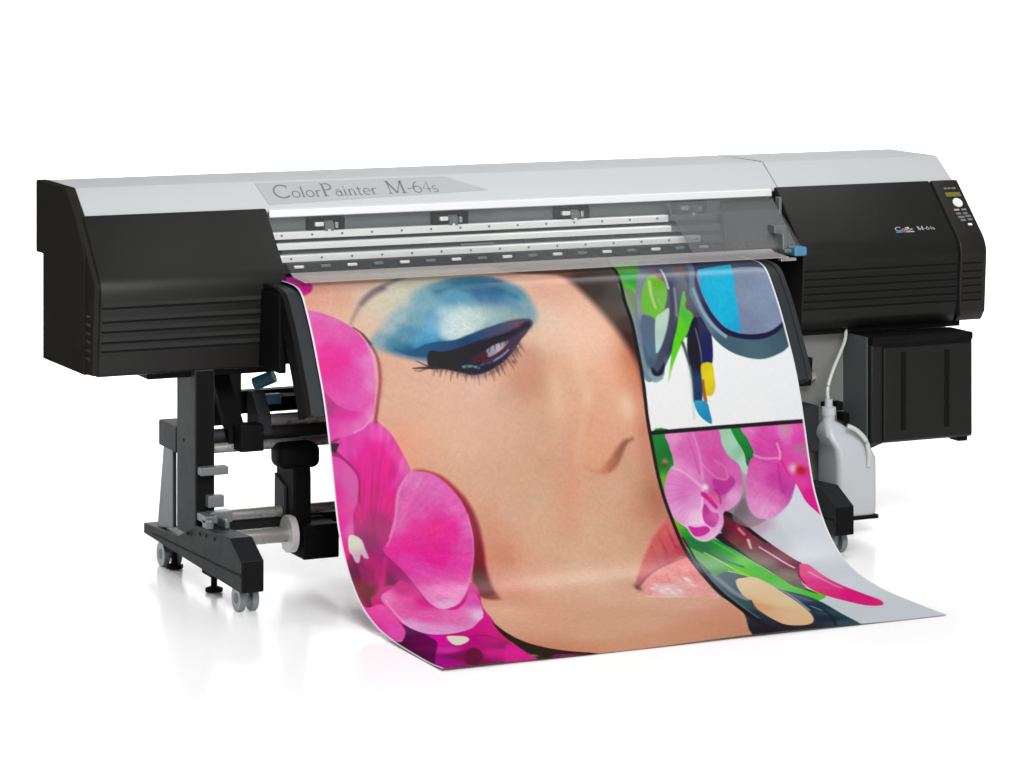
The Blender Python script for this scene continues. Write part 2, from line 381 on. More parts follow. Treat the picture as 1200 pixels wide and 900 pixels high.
part('window_stop', box(2.415, 2.475, -.15, -.125, .965, .975, .002), M['steel'], win)

# paper guide: the curved heater plate under the sheet
SHEET = [(0.12, 0.974), (-0.05, 0.974), (-0.14, 0.972), (-0.19, 0.963), (-0.225, 0.942), (-0.265, 0.893), (-0.312, 0.825), (-0.361, 0.739), (-0.408, 0.65), (-0.445, 0.555), (-0.48, 0.44), (-0.51, 0.335), (-0.54, 0.255), (-0.588, 0.178), (-0.65, 0.112), (-0.73, 0.06), (-0.84, 0.026), (-0.97, 0.01), (-1.12, 0.005), (-1.342, 0.003)]
sp = catmull(SHEET, 12)
gp = [p for p in sp if p[1] > .60]
def offset(prof, t):
    out = []
    for i, (y, z) in enumerate(prof):
        a = prof[max(i - 1, 0)]; c = prof[min(i + 1, len(prof) - 1)]; d = Vector((c[0] - a[0], c[1] - a[1])).normalized(); out.append((y - d.y * t, z + d.x * t))
    return out
inner = offset(gp, .010); back = offset(gp, .055)
if inner[len(inner)//2][0] < gp[len(gp)//2][0]: inner = offset(gp, -.010); back = offset(gp, -.055)
gd = part('paper_guide', prism(inner + back[::-1], .580, 2.368, 0), M['guide'], smooth=True)
part('guide_end', prism(offset(gp, .006 if inner == offset(gp, .010) else -.006) + offset(gp, .075 if inner == offset(gp, .010) else -.075)[::-1], .566, .584, 0), M['deep'], gd)
part('guide_end', prism(offset(gp, .006 if inner == offset(gp, .010) else -.006) + offset(gp, .075 if inner == offset(gp, .010) else -.075)[::-1], 2.362, 2.380, 0), M['guide'], gd)
part('guide_spring', box(.566, .60, -.17, -.145, .925, .945, .003), M['chrome'], gd)

# stand: two legs with foot, rear strut, casters and levelling feet
def stand_leg():
    g = group('stand_leg')
    part('post', box(.345, .412, -.01, .172, .16, .70, .004), M['post'], g)
    part('post_front', box(.349, .408, -.012, -.0095, .19, .695, 0), M['deep'], g)
    foot = [(.515, .120), (.515, .086), (-.30, .072), (-.44, .070), (-.445, .074), (-.445, .168), (-.34, .222), (-.02, .205), (.16, .140)]
    part('foot_beam', prism(foot, .345, .419, .004), M['dark'], g)
    part('foot_end_cap', prism([(-.446, .072), (-.446, .166), (-.452, .164), (-.452, .074)], .350, .414, .001), M['deep'], g)
    part('foot_seam', prism([(.42, .104), (.42, .099), (-.30, .118), (-.44, .122), (-.44, .128), (-.30, .124)], .3435, .347, 0), M['deep'], g)
    for by, bz in ((-.06, .185), (-.12, .19), (-.20, .195), (.06, .165), (.10, .46)):
        part('bolt', tube([(.3425, by, bz), (.347, by, bz)], .0055, None, 8), M['deep'], g)
    part('rear_block', box(.345, .41, .18, .36, .405, .49, .006), M['post'], g)
    part('rear_strut', prism([(.25, .41), (.345, .41), (.41, .12), (.25, .15)], .358, .372, .002), M['strut'], g)
    for y, s in ((-.365, 1), (.37, 1)):
        b = bmesh.new()
        for dx in (-.026, .016):
            tube([(.382 + dx, y, .041), (.382 + dx + .020, y, .041)], .041, b, 24)
        part('caster_wheel', b, M['wheel'], g, True)
        for dx in (-.027, .035): part('wheel_hub', tube([(.382 + dx, y, .041), (.382 + dx + .003, y, .041)], .017, None, 14), M['strut'], g)
        part('caster_fork', box(.374, .392, y - .03, y + .03, .03, .078, .006), M['zinc'], g)
    for y in (-.08, .31):
        b = tube([(.385, y, .012), (.385, y, .09)], .010); lathe([(.028, .004), (.028, .014), (.012, .02)], (.385, y, 0), b)
        box(.36, .41, y - .05, y + .05, .055, .085, .004, b)
        part('levelling_foot', b, M['deep'], g)
    return g
def copy_tree(o, parent):
    c = o.copy(); COL.objects.link(c); c.parent = parent
    for ch in [k for k in o.children]: copy_tree(ch, c)
    return c
legL = stand_leg()
# rename-free copy: the second leg repeats the first, 2.075 m to the right
kids = list(legL.children)
legR = legL.copy(); COL.objects.link(legR); legR.parent = PR; legR.location = legL.location + Vector((2.108, 0, 0))
for ch in kids:
    c = ch.copy(); COL.objects.link(c); c.parent = legR
part('release_bracket', box(.352, .445, -.05, -.012, .366, .392, .003), M['zinc'], legL)
part('release_bracket', box(.378, .432, -.045, -.012, .262, .300, .003), M['zinc'], legL)
bm = box(.35, .39, -.10, -.012, .222, .246, .003); box(.38, .455, -.06, -.013, .215, .250, .003, bm); box(.350, .372, -.12, -.06, .195, .24, .008, bm); box(.405, .42, -.13, -.05, .19, .235, .004, bm)
part('drive_bracket', bm, M['zinc'], legL)

# frame between the legs and the take-up unit
bm = prism([(.30, .66), (.30, .50), (.08, .66)], .45, .46, .001)
bm2 = bmesh.new()
part('cross_beam', box(.40, 2.46, .28, .33, .50, .575, .004), M['dark'])
part('gusset_plate', box(.455, .60, .26, .28, .47, .70, .002), M['guide'])
part('gusset_brace', prism([(.24, .70), (.24, .655), (.02, .44), (.02, .49)], .47, .53, .002), M['deep'])
tu = part('tension_roller', rod(.62, 2.40, .06, .512, .020), M['steel'], smooth=True)
part('roller_bracket', prism([(.09, .60), (.14, .60), (.14, .47), (.02, .47), (.03, .53)], .575, .62, .003), M['post'], tu)
part('guide_bar', rod(.42, 2.45, .08, .468, .024), M['guide'], smooth=True)
part('guide_bar', rod(.42, 2.45, .03, .438, .016), M['steel'], smooth=True)
part('bar_clamp', box(.485, .565, -.05, .02, .432, .518, .004), M['deep'])
bk = part('lock_mount', box(.655, .86, .18, .30, .52, .565, .004), M['deep'])
part('lock_knob', tube([(.645, .26, .60), (.70, .22, .628)], .022), M['bluedark'], bk, True)
part('lock_knob', box(.645, .705, .16, .19, .545, .578, .004), M['bluedark'], bk)
part('body_underside', box(.45, 2.5, .25, .45, .66, .70, .003), M['dark'])
part('guide_side_plate', box(.560, .585, -.20, .10, .70, .95, .004), M['deep'], gd)
# take-up shaft with its flange and arm
ts = part('take_up_shaft', rod(.42, 2.42, -.03, .155, .026), M['steel'], smooth=True)
part('shaft_flange', tube([(.648, -.03, .155), (.672, -.03, .155)], .060, None, 28), M['chrome'], ts, True)
part('take_up_bar', rod(.42, 2.42, .05, .215, .018), M['steel'], smooth=True)
part('take_up_bar', box(.42, 2.42, .06, .13, .150, .198, .003), M['dark'])
part('take_up_bar', rod(.42, 2.42, .14, .20, .016), M['steel'], smooth=True)
arm = part('take_up_arm', prism([(-.035, .43), (.08, .44), (.12, .40), (.10, .12), (-.05, .12), (-.05, .34)], .668, .728, .006), M['deep'])
part('arm_head', box(.618, .760, -.06, .05, .365, .446, .026, None, 4), M['deep'], arm, True)
part('arm_base', box(.682, .805, -.10, .10, .080, .190, .004), M['deep'], arm)
part('arm_plate', prism([(.02, .30), (.11, .33), (.11, .20), (.02, .20)], .660, .669, .001), M['post'], arm)

# right side: ink cabinet, its rear panel, hose clips, bottle tray
ik = part('ink_cabinet', box(2.80, 3.222, -.105, .16, .302, .672, .010, None, 3), M['black'], smooth=True)
part('cabinet_lid', box(2.799, 3.215, -.12, .03, .648, .676, .006), M['deep'], ik)
part('cabinet_door', box(2.845, 3.212, -.118, -.10, .31, .64, .006), M['black'], ik)
for x in (2.925, 3.105):
    bm = box(x - .009, x + .009, -.1192, -.110, .35, .61, .002)
    for z0, z1 in ((.345, .428), (.435, .515), (.522, .62)): box(x - .011, x + .011, -.1205, -.111, z0, z1, .003, bm)
    part('door_slot', bm, M['deep'], ik)
part('cabinet_foot', box(3.17, 3.21, -.09, -.03, .285, .303, .003), M['deep'], ik)
part('cabinet_skirt', prism([(-.09, .301), (.15, .301), (.15, .255), (.03, .255)], 2.80, 2.86, .002), M['deep'], ik)
part('rear_panel', box(2.45, 2.794, .07, .085, .12, .70, .002), M['panel'])
part('side_panel', box(2.794, 2.7985, -.088, .086, .305, .675, .001), M['sidepanel'], ik)
part('hose_clip', box(2.70, 2.725, .03, .07, .405, .435, .003), M['deep'], ik)
part('hose_clip', box(2.745, 2.77, .03, .07, .405, .435, .003), M['deep'], ik)
part('hose_clip', box(2.765, 2.79, .02, .07, .365, .395, .003), M['deep'], ik)
part('motor_housing', box(2.46, 2.63, -.04, .06, .28, .44, .004), M['post'])
kb = part('roller_end_knob', rod(2.40, 2.66, .05, .53, .020), M['steel'], smooth=True)
part('knob_bracket', prism([(.02, .60), (.09, .60), (.09, .50), (.03, .50)], 2.40, 2.64, .003), M['deep'], kb)
part('bottle_tray', box(2.50, 2.805, -.15, .03, .052, .066, .002), M['deep'])
part('bottle_bracket', box(2.50, 2.60, -.14, -.13, .066, .15, .002), M['deep'])

# ------------------------------------------------------------------ waste bottle and its hose
BT = empty('waste_bottle', 'milky white plastic bottle standing on a tray under the ink cabinet', 'bottle', (2.71, -.07, .066))
def ring(cx, cy, hx, hy, z, r, n=6):
    pts = []
    for sx, sy, a0 in ((1, 1, 0), (-1, 1, 90), (-1, -1, 180), (1, -1, 270)):
        for k in range(n + 1):
            a = R(a0 + 90 * k / n); pts.append((cx + sx * (hx - r) + r * math.cos(a), cy + sy * (hy - r) + r * math.sin(a), z))
    return pts
def loft(rings):
    b = bmesh.new(); V = [[b.verts.new(p) for p in r_] for r_ in rings]; n = len(V[0])
    for A, B in zip(V, V[1:]):
        for k in range(n): b.faces.new((A[k], A[(k + 1) % n], B[(k + 1) % n], B[k]))
    b.faces.new(V[0][::-1]); b.faces.new(V[-1]); return b
bb = obj('bottle_body', loft([ring(.014, 0, .073, .074, .0, .02), ring(.014, 0, .079, .08, .012, .025), ring(.014, 0, .079, .08, .195, .025), ring(.002, 0, .072, .075, .235, .025), ring(-.03, 0, .062, .06, .275, .025), ring(-.052, 0, .036, .036, .312, .022), ring(-.06, 0, .022, .022, .325, .0215), ring(-.06, 0, .022, .022, .345, .0215)]), M['bottle'], BT, True)
obj('bottle_cap', lathe([(.026, .345), (.026, .372), (.014, .376), (.014, .40)], (-.06, 0, 0)), M['bottle'], BT, True)
obj('handle', tube(catmull([(-.03, -.075, .315), (.0, -.085, .30), (.035, -.088, .265), (.05, -.086, .22), (.052, -.08, .17)], 8), .009), M['hose'], BT, True)
hp = catmull([(2.65, -.07, .45), (2.652, -.06, .50), (2.685, -.04, .56), (2.735, -.01, .62), (2.765, .01, .66), (2.78, .03, .70)], 10)
hs = obj('drain_hose', tube(hp, .0062, None, 10), M['hose'], None, True)
hs['label'] = 'thin milky hose running down to the neck of the white bottle'; hs['category'] = 'hose'

# ------------------------------------------------------------------ the printed sheet
X0, WID = .628, 1.692
ART = [
('base',[(35,342,221,155,134),(130,366,222,163,139),(72,425,226,177,152),(167,456,224,188,163),(100,93,218,153,133),(227,262,218,162,141),(437,116,205,191,172),(208,409,214,201,177),(275,375,209,203,181),(338,362,200,200,179),(170,507,222,190,165),(408,329,193,193,174),(225,597,217,170,143),(274,644,219,172,146),(202,723,214,170,142),(176,802,217,165,138),(212,858,226,160,130),(266,889,228,163,133),(269,755,219,172,143),(350,705,221,177,150),(400,763,222,178,150),(444,875,221,178,150),(327,867,224,170,142),(489,985,217,175,146),(373,977,220,170,140),(420,1060,216,165,138),(507,1149,211,150,120),(527,1239,207,137,110),(466,1331,214,144,119),(591,1101,214,172,144),(718,1057,213,176,146),(627,833,216,174,146),(580,748,214,172,146),(528,703,222,180,158),(709,701,207,153,127),(743,616,205,150,128),(764,732,207,162,134),(762,843,208,167,138),(762,952,212,165,138),(777,1061,218,160,130),(769,1172,214,165,135),(801,560,228,195,168),(808,470,224,203,178),(862,442,229,187,163),(845,393,223,168,144),(906,396,231,176,149),(945,478,238,194,167),(846,503,235,204,179),(892,566,238,195,168),(984,572,240,190,165),(939,628,236,185,155),(841,651,226,175,145),(956,688,232,180,150),(1024,663,230,175,145),(1064,695,222,155,122),(1083,753,214,132,100),(1096,866,205,135,108),(1095,653,205,125,95),(941,772,226,172,142),(815,791,224,178,148),(799,706,222,180,150),(898,852,224,166,134),(962,829,228,170,138),(985,886,226,170,138),(1050,863,228,168,138),(1073,919,220,165,140),(917,936,226,165,132),(942,978,222,155,122),(883,960,222,165,132),(1031,999,214,170,142),(962,1048,217,175,148),(1073,1029,202,147,120),(1095,1086,187,127,102),(897,1071,218,172,142),(845,1012,217,170,140),(809,1009,222,160,132),(872,1182,215,175,142),(786,1265,217,178,145),(680,1223,216,172,140),(913,1246,213,172,140),(991,1192,208,160,130),(1067,1140,200,140,112),(904,1348,218,171,140),(1090,1264,205,150,125),(603,1278,219,164,136),(508,1375,225,160,133),(618,1391,230,182,150),(783,1417,230,187,159),(921,1502,233,186,158),(1010,1561,233,184,157),(443,1523,237,186,157),(511,1623,236,179,148),(612,1766,233,182,150),(802,1733,236,184,152),(611,1995,230,167,133),(451,1979,228,156,122),(361,1938,219,144,110),(896,1887,224,162,127),(992,1871,219,156,122),(1094,1740,228,162,130),(427,2357,230,162,130),(929,2141,219,152,118),(123,2216,224,150,116),(1031,113,215,157,133),(721,238,212,172,153)]),
('b',(1045,793),(27.7,38.7),(243,222,190),0.75),
('b',(1042,779),(61.5,77.6),(236,190,158),0.5),
('p',[(1032,905),(1003,934),(980,970),(945,998),(926,1005),(922,988),(956,960),(985,930),(1013,904)],19.9,[(1028,911,165,100,80),(996,941,150,85,65),(972,981,165,95,72),(927,996,195,125,98)],0.85,0,0,0),
('l',[(1048,901),(1024,913),(1002,942),(979,976),(952,996)],(8.6,17.1,11.4),17.1,(122,66,52),0.6,0),
('b',(915,949),(48.6,37.8),(234,172,136),0.4),
('b',(1038,994),(42.9,32.5),(206,160,132),0.4),
('l',[(975,981),(945,1000),(902,997),(868,981)],(11.4,8.6),25.7,(192,122,94),0.36,0),
('l',[(819,764),(827,875),(815,1010),(772,1173)],(28.5,57.0),57.0,(224,152,126),0.3,0),
('b',(726,679),(71.9,62.3),(190,130,104),0.42),
('b',(799,740),(27.1,71.9),(236,202,170),0.5),
('b',(666,703),(65.6,44.6),(196,140,114),0.3),
('b',(957,555),(79.6,70.6),(243,206,180),0.45),
('b',(1104,654),(49.4,87.4),(190,100,72),0.4),
('b',(1095,921),(27.7,109.3),(190,112,84),0.4),
('b',(1110,1115),(36.5,72.5),(168,100,76),0.45),
('b',(241,860),(46.0,52.9),(232,150,120),0.35),
('b',(450,821),(146.3,80.4),(230,188,160),0.35),
('l',[(918,728),(873,850),(840,957)],(22.8,22.8),28.5,(232,190,160),0.35,0),
('l',[(907,482),(894,625),(910,770)],(34.2,34.2),39.9,(240,200,172),0.4,0),
('p',[(765,209),(909,304),(946,348),(993,418),(1040,496),(1078,571),(1112,663),(1125,784),(1218,790),(1184,523),(1361,-27),(959,-213)],42.8,[(938,307,115,77,65),(983,350,64,42,38),(1036,381,60,52,49),(1091,407,76,70,68),(1106,463,89,83,81),(1062,460,89,75,69),(1106,519,74,55,50),(1102,573,58,35,30),(1123,640,50,25,20),(1088,259,76,72,68),(926,201,143,100,86)],1,0,0,0),
('l',[(140,460),(167,419),(204,377),(248,346),(301,312),(384,241)],(4.3,31.4),22.8,(109,93,103),0.6,0),
('l',[(195,389),(240,352),(282,332)],(11.4,25.7),25.7,(81,68,83),0.5,0),
('p',[(97,-97),(118,21),(76,209),(50,309),(21,341),(-9,346),(-64,335)],11.4,[(33,191,204,57,157),(23,318,198,19,135)],1,0,0,0),
('p',[(188,534),(231,484),(292,426),(366,367),(456,323),(548,283),(655,282),(723,332),(768,372),(787,422),(788,475),(743,521),(651,551),(557,569),(463,586),(386,599),(315,586),(249,564)],37.1,[(225,525,140,165,172),(263,483,174,187,185),(316,447,163,185,188),(267,536,66,128,153),(316,510,92,148,170),(358,458,119,163,174),(332,385,186,195,186),(420,390,122,168,176),(475,354,82,136,155),(556,336,50,118,143),(614,344,40,104,136),(670,359,46,100,136),(723,389,88,142,166),(754,442,128,163,173),(605,372,54,99,141),(657,382,58,102,144),(510,389,93,156,181),(553,398,103,161,186),(435,448,111,161,188),(334,496,80,137,164),(356,533,88,160,196),(409,492,109,174,211),(401,530,80,163,205),(453,436,166,205,219),(490,466,206,226,228),(463,516,212,230,232),(542,438,201,216,215),(530,487,207,221,213),(504,533,198,218,214),(583,457,184,204,198),(627,459,163,188,188),(674,456,148,178,183),(698,479,139,164,164),(618,496,149,179,179),(276,560,38,108,143),(319,566,15,85,125),(379,564,0,82,125),(440,553,8,78,120),(405,580,0,60,95)],1,0.035,0,0),
('l',[(404,452),(450,411),(510,389),(601,388),(687,406),(733,441)],(17.1,17.1),28.5,(80,137,177),0.4,0),
('l',[(458,360),(573,333),(670,359),(736,396)],(11.4,17.1),22.8,(29,95,131),0.5,0),
('p',[(439,532),(436,490),(464,449),(515,427),(589,432),(618,459),(578,499),(521,525),(474,537)],39.9,(209,225,221),0.32,0.05,0,0),
('p',[(269,554),(320,563),(398,541),(474,537),(521,525),(602,501),(698,479),(765,480),(754,513),(663,525),(582,547),(517,572),(434,582),(374,587),(311,577)],10.0,[(290,564,22,92,130),(333,569,6,78,120),(395,559,0,78,120),(455,554,6,72,112),(517,546,14,60,100),(566,528,40,70,110),(630,508,62,72,104),(694,497,82,78,100),(741,491,88,74,92)],1,0,0,0),
('p',[(386,570),(436,573),(498,562),(562,543),(642,524),(707,504),(764,486),(746,521),(711,552),(680,585),(636,621),(578,649),(525,660),(480,648),(429,633),(375,624)],6.3,[(395,599,4,8,26),(444,608,6,8,24),(493,585,14,18,36),(558,560,36,22,42),(606,548,56,42,60),(656,531,68,58,76),(721,511,80,66,76),(691,548,58,52,74),(620,623,34,28,58),(572,634,26,26,54),(526,643,14,24,44),(483,634,8,20,40)],1,0,0,0),
('p',[(584,579),(613,561),(644,554),(669,552),(642,577),(608,595),(583,600)],5.1,[(599,583,150,142,160),(632,568,186,178,190),(662,558,130,100,112)],1,0,0,0),
('p',[(525,605),(552,589),(584,582),(582,603),(555,615),(525,616)],5.7,(72,20,28),0.85,0,0,0),
('l',[(564,616),(610,599),(674,558)],(6.8,4.6),5.1,(112,24,36),0.8,0),
('l',[(600,615),(634,600),(662,581)],(8.6,5.7),5.1,(146,140,164),0.85,0),
('l',[(493,629),(520,628),(545,635)],(9.7,8.6),7.4,(112,152,150),0.85,0),
('l',[(550,627),(594,618)],(5.7,5.7),5.7,(96,110,130),0.7,0),
('b',(714,501),(9.0,8.9),(149,72,66),0.7),
('l',[(597,548),(598,571),(592,586)],(4.6,2.0),4.6,(16,10,22),0.8,0),
('l',[(613,543),(618,561),(615,578)],(4.6,2.0),4.6,(16,10,22),0.8,0),
('l',[(633,538),(638,553),(638,568)],(4.6,2.0),4.6,(16,10,22),0.8,0),
('l',[(652,533),(658,546),(659,558)],(4.0,2.0),4.6,(16,10,22),0.8,0),
('l',[(577,558),(572,579),(560,595)],(5.1,2.0),4.6,(16,10,22),0.8,0),
('l',[(551,568),(540,588),(522,605)],(5.1,2.0),4.6,(16,10,22),0.8,0),
('l',[(519,578),(565,558),(624,538),(688,524)],(8.6,5.7),8.6,(8,8,20),0.7,0),
('l',[(501,632),(509,624)],(4.6,2.3),4.3,(20,22,34),0.7,0),
('l',[(521,637),(533,623)],(4.6,2.3),4.3,(20,22,34),0.7,0),
('l',[(542,635),(557,621)],(4.6,2.3),4.3,(20,22,34),0.7,0),
('l',[(568,628),(580,614)],(4.6,2.3),4.3,(20,22,34),0.7,0),
('l',[(593,621),(608,607)],(4.6,2.3),4.3,(20,22,34),0.7,0),
('l',[(384,625),(352,623),(319,623)],(10.0,3.4),4.6,(38,22,38),0.95,0),
('l',[(379,622),(357,611),(336,599)],(7.1,2.9),4.6,(70,45,55),0.8,0),
('l',[(366,626),(341,633),(324,630)],(5.7,2.9),4.6,(80,50,60),0.7,0),
('l',[(401,629),(401,643)],(7.4,2.9),5.7,(78,52,56),0.55,0),
('l',[(418,630),(407,655)],(7.4,2.9),5.7,(78,52,56),0.55,0),
('l',[(435,634),(426,651)],(7.4,2.9),5.7,(78,52,56),0.55,0),
('l',[(453,635),(439,671)],(7.4,2.9),5.7,(78,52,56),0.55,0),
('l',[(471,645),(462,662)],(7.4,2.9),5.7,(78,52,56),0.55,0),
('l',[(500,653),(492,678)],(7.4,2.9),5.7,(78,52,56),0.55,0),
('l',[(517,654),(513,673)],(7.4,2.9),5.7,(78,52,56),0.55,0),
('l',[(538,655),(536,692)],(7.4,2.9),5.7,(78,52,56),0.55,0),
('l',[(560,651),(563,677)],(7.4,2.9),5.7,(78,52,56),0.55,0),
('l',[(585,646),(589,681)],(7.4,2.9),5.7,(78,52,56),0.55,0),
('l',[(605,636),(614,666)],(7.4,2.9),5.7,(78,52,56),0.55,0),
('l',[(625,629),(632,664)],(7.4,2.9),5.7,(78,52,56),0.55,0),
('l',[(650,610),(666,646)],(7.4,2.9),5.7,(78,52,56),0.55,0),
('l',[(669,591),(683,624)],(7.4,2.9),5.7,(78,52,56),0.55,0),
('l',[(689,571),(702,607)],(7.4,2.9),5.7,(78,52,56),0.55,0),
('l',[(701,557),(718,591)],(7.4,2.9),5.7,(78,52,56),0.55,0),
('l',[(389,628),(452,641),(524,663),(586,655),(641,624),(694,577)],(8.6,14.2),17.1,(92,62,70),0.4,0),
('l',[(471,643),(464,667)],(5.7,2.0),5.7,(86,60,64),0.43098000964904865,0),
('l',[(606,635),(602,650)],(5.7,2.0),5.7,(86,60,64),0.489367270524115,0),
('l',[(479,646),(479,664)],(5.7,2.0),5.7,(86,60,64),0.397565876880612,0),
('l',[(673,584),(678,607)],(5.7,2.0),5.7,(86,60,64),0.317654106005881,0),
('l',[(609,633),(611,663)],(5.7,2.0),5.7,(86,60,64),0.4653129640503726,0),
('l',[(621,626),(625,642)],(5.7,2.0),5.7,(86,60,64),0.42777489573282945,0),
('l',[(495,651),(495,666)],(5.7,2.0),5.7,(86,60,64),0.39818727216636673,0),
('l',[(637,614),(643,644)],(5.7,2.0),5.7,(86,60,64),0.5102746668959687,0),
('l',[(526,657),(522,685)],(5.7,2.0),5.7,(86,60,64),0.5138966804261302,0),
('l',[(684,573),(684,590)],(5.7,2.0),5.7,(86,60,64),0.33424673530828436,0),
('l',[(708,552),(714,575)],(5.7,2.0),5.7,(86,60,64),0.35525654960637637,0),
('l',[(565,652),(563,673)],(5.7,2.0),5.7,(86,60,64),0.42626852685134087,0),
('l',[(592,642),(595,673)],(5.7,2.0),5.7,(86,60,64),0.5122364003000043,0),
('l',[(678,579),(686,611)],(5.7,2.0),5.7,(86,60,64),0.32077490549276744,0),
('l',[(679,578),(690,610)],(5.7,2.0),5.7,(86,60,64),0.42227687586858087,0),
('l',[(635,615),(640,634)],(5.7,2.0),5.7,(86,60,64),0.4233830880878212,0),
('l',[(489,649),(488,665)],(5.7,2.0),5.7,(86,60,64),0.5274515037303953,0),
('l',[(416,628),(403,656)],(5.7,2.0),5.7,(86,60,64),0.3176913436132024,0),
('l',[(492,650),(489,678)],(5.7,2.0),5.7,(86,60,64),0.29104751528238587,0),
('l',[(602,637),(605,652)],(5.7,2.0),5.7,(86,60,64),0.3627385365047519,0),
('l',[(685,573),(692,605)],(5.7,2.0),5.7,(86,60,64),0.5296272363439442,0),
('l',[(498,652),(496,668)],(5.7,2.0),5.7,(86,60,64),0.28784444054382946,0),
('l',[(456,639),(450,660)],(5.7,2.0),5.7,(86,60,64),0.31904974775339123,0),
('l',[(399,625),(384,653)],(5.7,2.0),5.7,(86,60,64),0.5196648566021138,0),
('l',[(689,569),(693,590)],(5.7,2.0),5.7,(86,60,64),0.410018246148141,0),
('l',[(612,631),(614,656)],(5.7,2.0),5.7,(86,60,64),0.43503153386131554,0),
('l',[(701,558),(706,582)],(5.7,2.0),5.7,(86,60,64),0.4600778130360346,0),
('l',[(471,643),(470,663)],(5.7,2.0),5.7,(86,60,64),0.4102818233203015,0),
('l',[(580,648),(579,662)],(5.7,2.0),5.7,(86,60,64),0.4249913034492664,0),
('l',[(392,623),(381,648)],(5.7,2.0),5.7,(86,60,64),0.29502012765693075,0),
('l',[(607,634),(609,657)],(5.7,2.0),5.7,(86,60,64),0.36814424576026183,0),
('l',[(633,617),(632,644)],(5.7,2.0),5.7,(86,60,64),0.29514420091144933,0),
('l',[(623,625),(624,657)],(5.7,2.0),5.7,(86,60,64),0.39407803240909484,0),
('l',[(595,641),(594,661)],(5.7,2.0),5.7,(86,60,64),0.3581676652992277,0),
('l',[(396,594),(461,595),(530,582),(604,557),(687,527),(749,497)],(14.2,19.9),11.4,(10,14,30),0.55,0),
('b',(671,623),(7.8,7.5),(96,62,58),0.7),
('b',(530,694),(64.8,27.8),(228,186,165),0.35),
('p',[(-121,782),(101,824),(131,1064),(188,1206),(234,1338),(85,1502),(-40,1538),(-101,1332),(-156,1093)],11.4,[(0,1161,215,0,130),(5,1203,150,0,80),(-1,1278,105,8,66),(36,1245,96,8,62),(74,1210,180,20,112),(98,1227,185,0,115),(132,1178,140,20,100),(139,1231,165,0,112),(100,1289,192,0,113),(41,1340,95,0,17),(33,1314,128,0,31),(59,1353,115,21,84),(128,1298,93,10,71),(165,1289,167,0,116),(190,1333,196,5,124),(100,1170,130,15,92),(-24,1308,173,0,97),(-22,1361,224,11,136)],1,0,0,0),
('p',[(158,785),(180,795),(208,823),(232,865),(250,906),(265,947),(253,981),(227,1005),(207,1030),(194,1082),(162,1147),(127,1201),(91,1183),(54,1132),(63,1058),(80,981),(67,922),(37,880),(17,855),(59,816)],6.3,[(152,809,225,70,170),(188,817,226,85,175),(224,881,228,70,162),(249,936,226,105,182),(152,881,228,5,140),(189,936,226,0,135),(117,931,222,8,140),(68,861,222,60,165),(137,1012,214,0,124),(88,1060,208,8,124),(179,1041,220,0,130),(126,1095,165,18,104),(108,1148,138,15,95),(144,1151,185,8,118),(227,979,222,60,160)],1,0,(108,1185,0.09),0),
('l',[(139,919),(126,1011),(105,1115)],(5.7,8.6),8.6,(176,0,108),0.5,0),
('l',[(166,908),(148,1012),(127,1103)],(5.7,8.6),8.6,(182,0,110),0.5,0),
('l',[(138,853),(120,958),(97,1061)],(5.7,5.7),8.6,(240,40,160),0.4,0),
('p',[(-99,836),(1,878),(36,893),(67,925),(85,963),(79,1020),(59,1063),(47,1137),(-13,1216),(-165,1146)],5.7,[(20,911,216,75,165),(58,948,212,88,168),(77,986,208,95,162),(4,1001,220,40,150),(32,1056,222,60,155),(7,1093,225,0,140),(43,1115,220,100,176),(66,1032,212,85,162),(-7,896,218,60,160),(6,1161,220,0,135),(-24,1051,222,30,150)],1,0,0,0),
('l',[(42,891),(70,920),(89,958),(81,1028)],(5.7,8.6),6.8,(150,12,92),0.75,0),
('l',[(61,1069),(50,1121)],(5.7,4.3),5.7,(170,12,105),0.6,0),
('l',[(172,498),(193,538),(207,587),(201,653),(182,721),(164,785)],(7.4,12.5),11.4,(142,20,58),0.7,0),
('l',[(146,473),(170,495),(192,532)],(7.1,10.0),5.7,(104,54,84),0.8,0),
('l',[(206,593),(208,639),(192,708)],(11.4,11.4),22.8,(186,92,86),0.4,0),
('p',[(-50,393),(9,401),(60,418),(111,446),(147,479),(176,522),(192,575),(189,652),(170,721),(161,761),(136,794),(90,818),(29,829),(-127,834)],5.1,[(17,416,224,110,183),(83,444,219,110,178),(34,469,223,87,165),(102,488,224,91,169),(33,542,228,45,150),(85,574,228,28,148),(37,599,230,12,140),(147,549,222,72,166),(175,585,224,118,192),(174,665,222,122,186),(114,647,218,66,166),(54,657,220,48,155),(130,718,220,76,170),(59,713,216,70,166),(83,742,214,66,166),(10,512,228,90,170)],1,0.025,0,0),
('p',[(-67,621),(-2,670),(31,711),(64,738),(105,749),(141,741),(167,721),(161,764),(136,794),(90,818),(29,829),(-99,836)],5.7,[(-3,709,176,0,120),(17,729,165,0,118),(53,754,208,0,136),(96,754,214,20,142),(124,756,220,70,165),(146,765,228,130,194),(105,792,224,112,180),(54,786,220,75,165),(19,792,215,50,155),(1,822,215,72,165),(59,813,222,95,172)],1,0,0,0),
('l',[(179,534),(191,581),(187,643)],(5.7,8.6),6.8,(232,160,208),0.6,0),
('l',[(88,815),(127,799),(158,766)],(4.3,5.7),5.7,(236,170,212),0.6,0),
('p',[(-7,842),(36,845),(28,859),(21,874),(5,867),(-6,864)],3.4,(8,4,8),1,0,0,1),
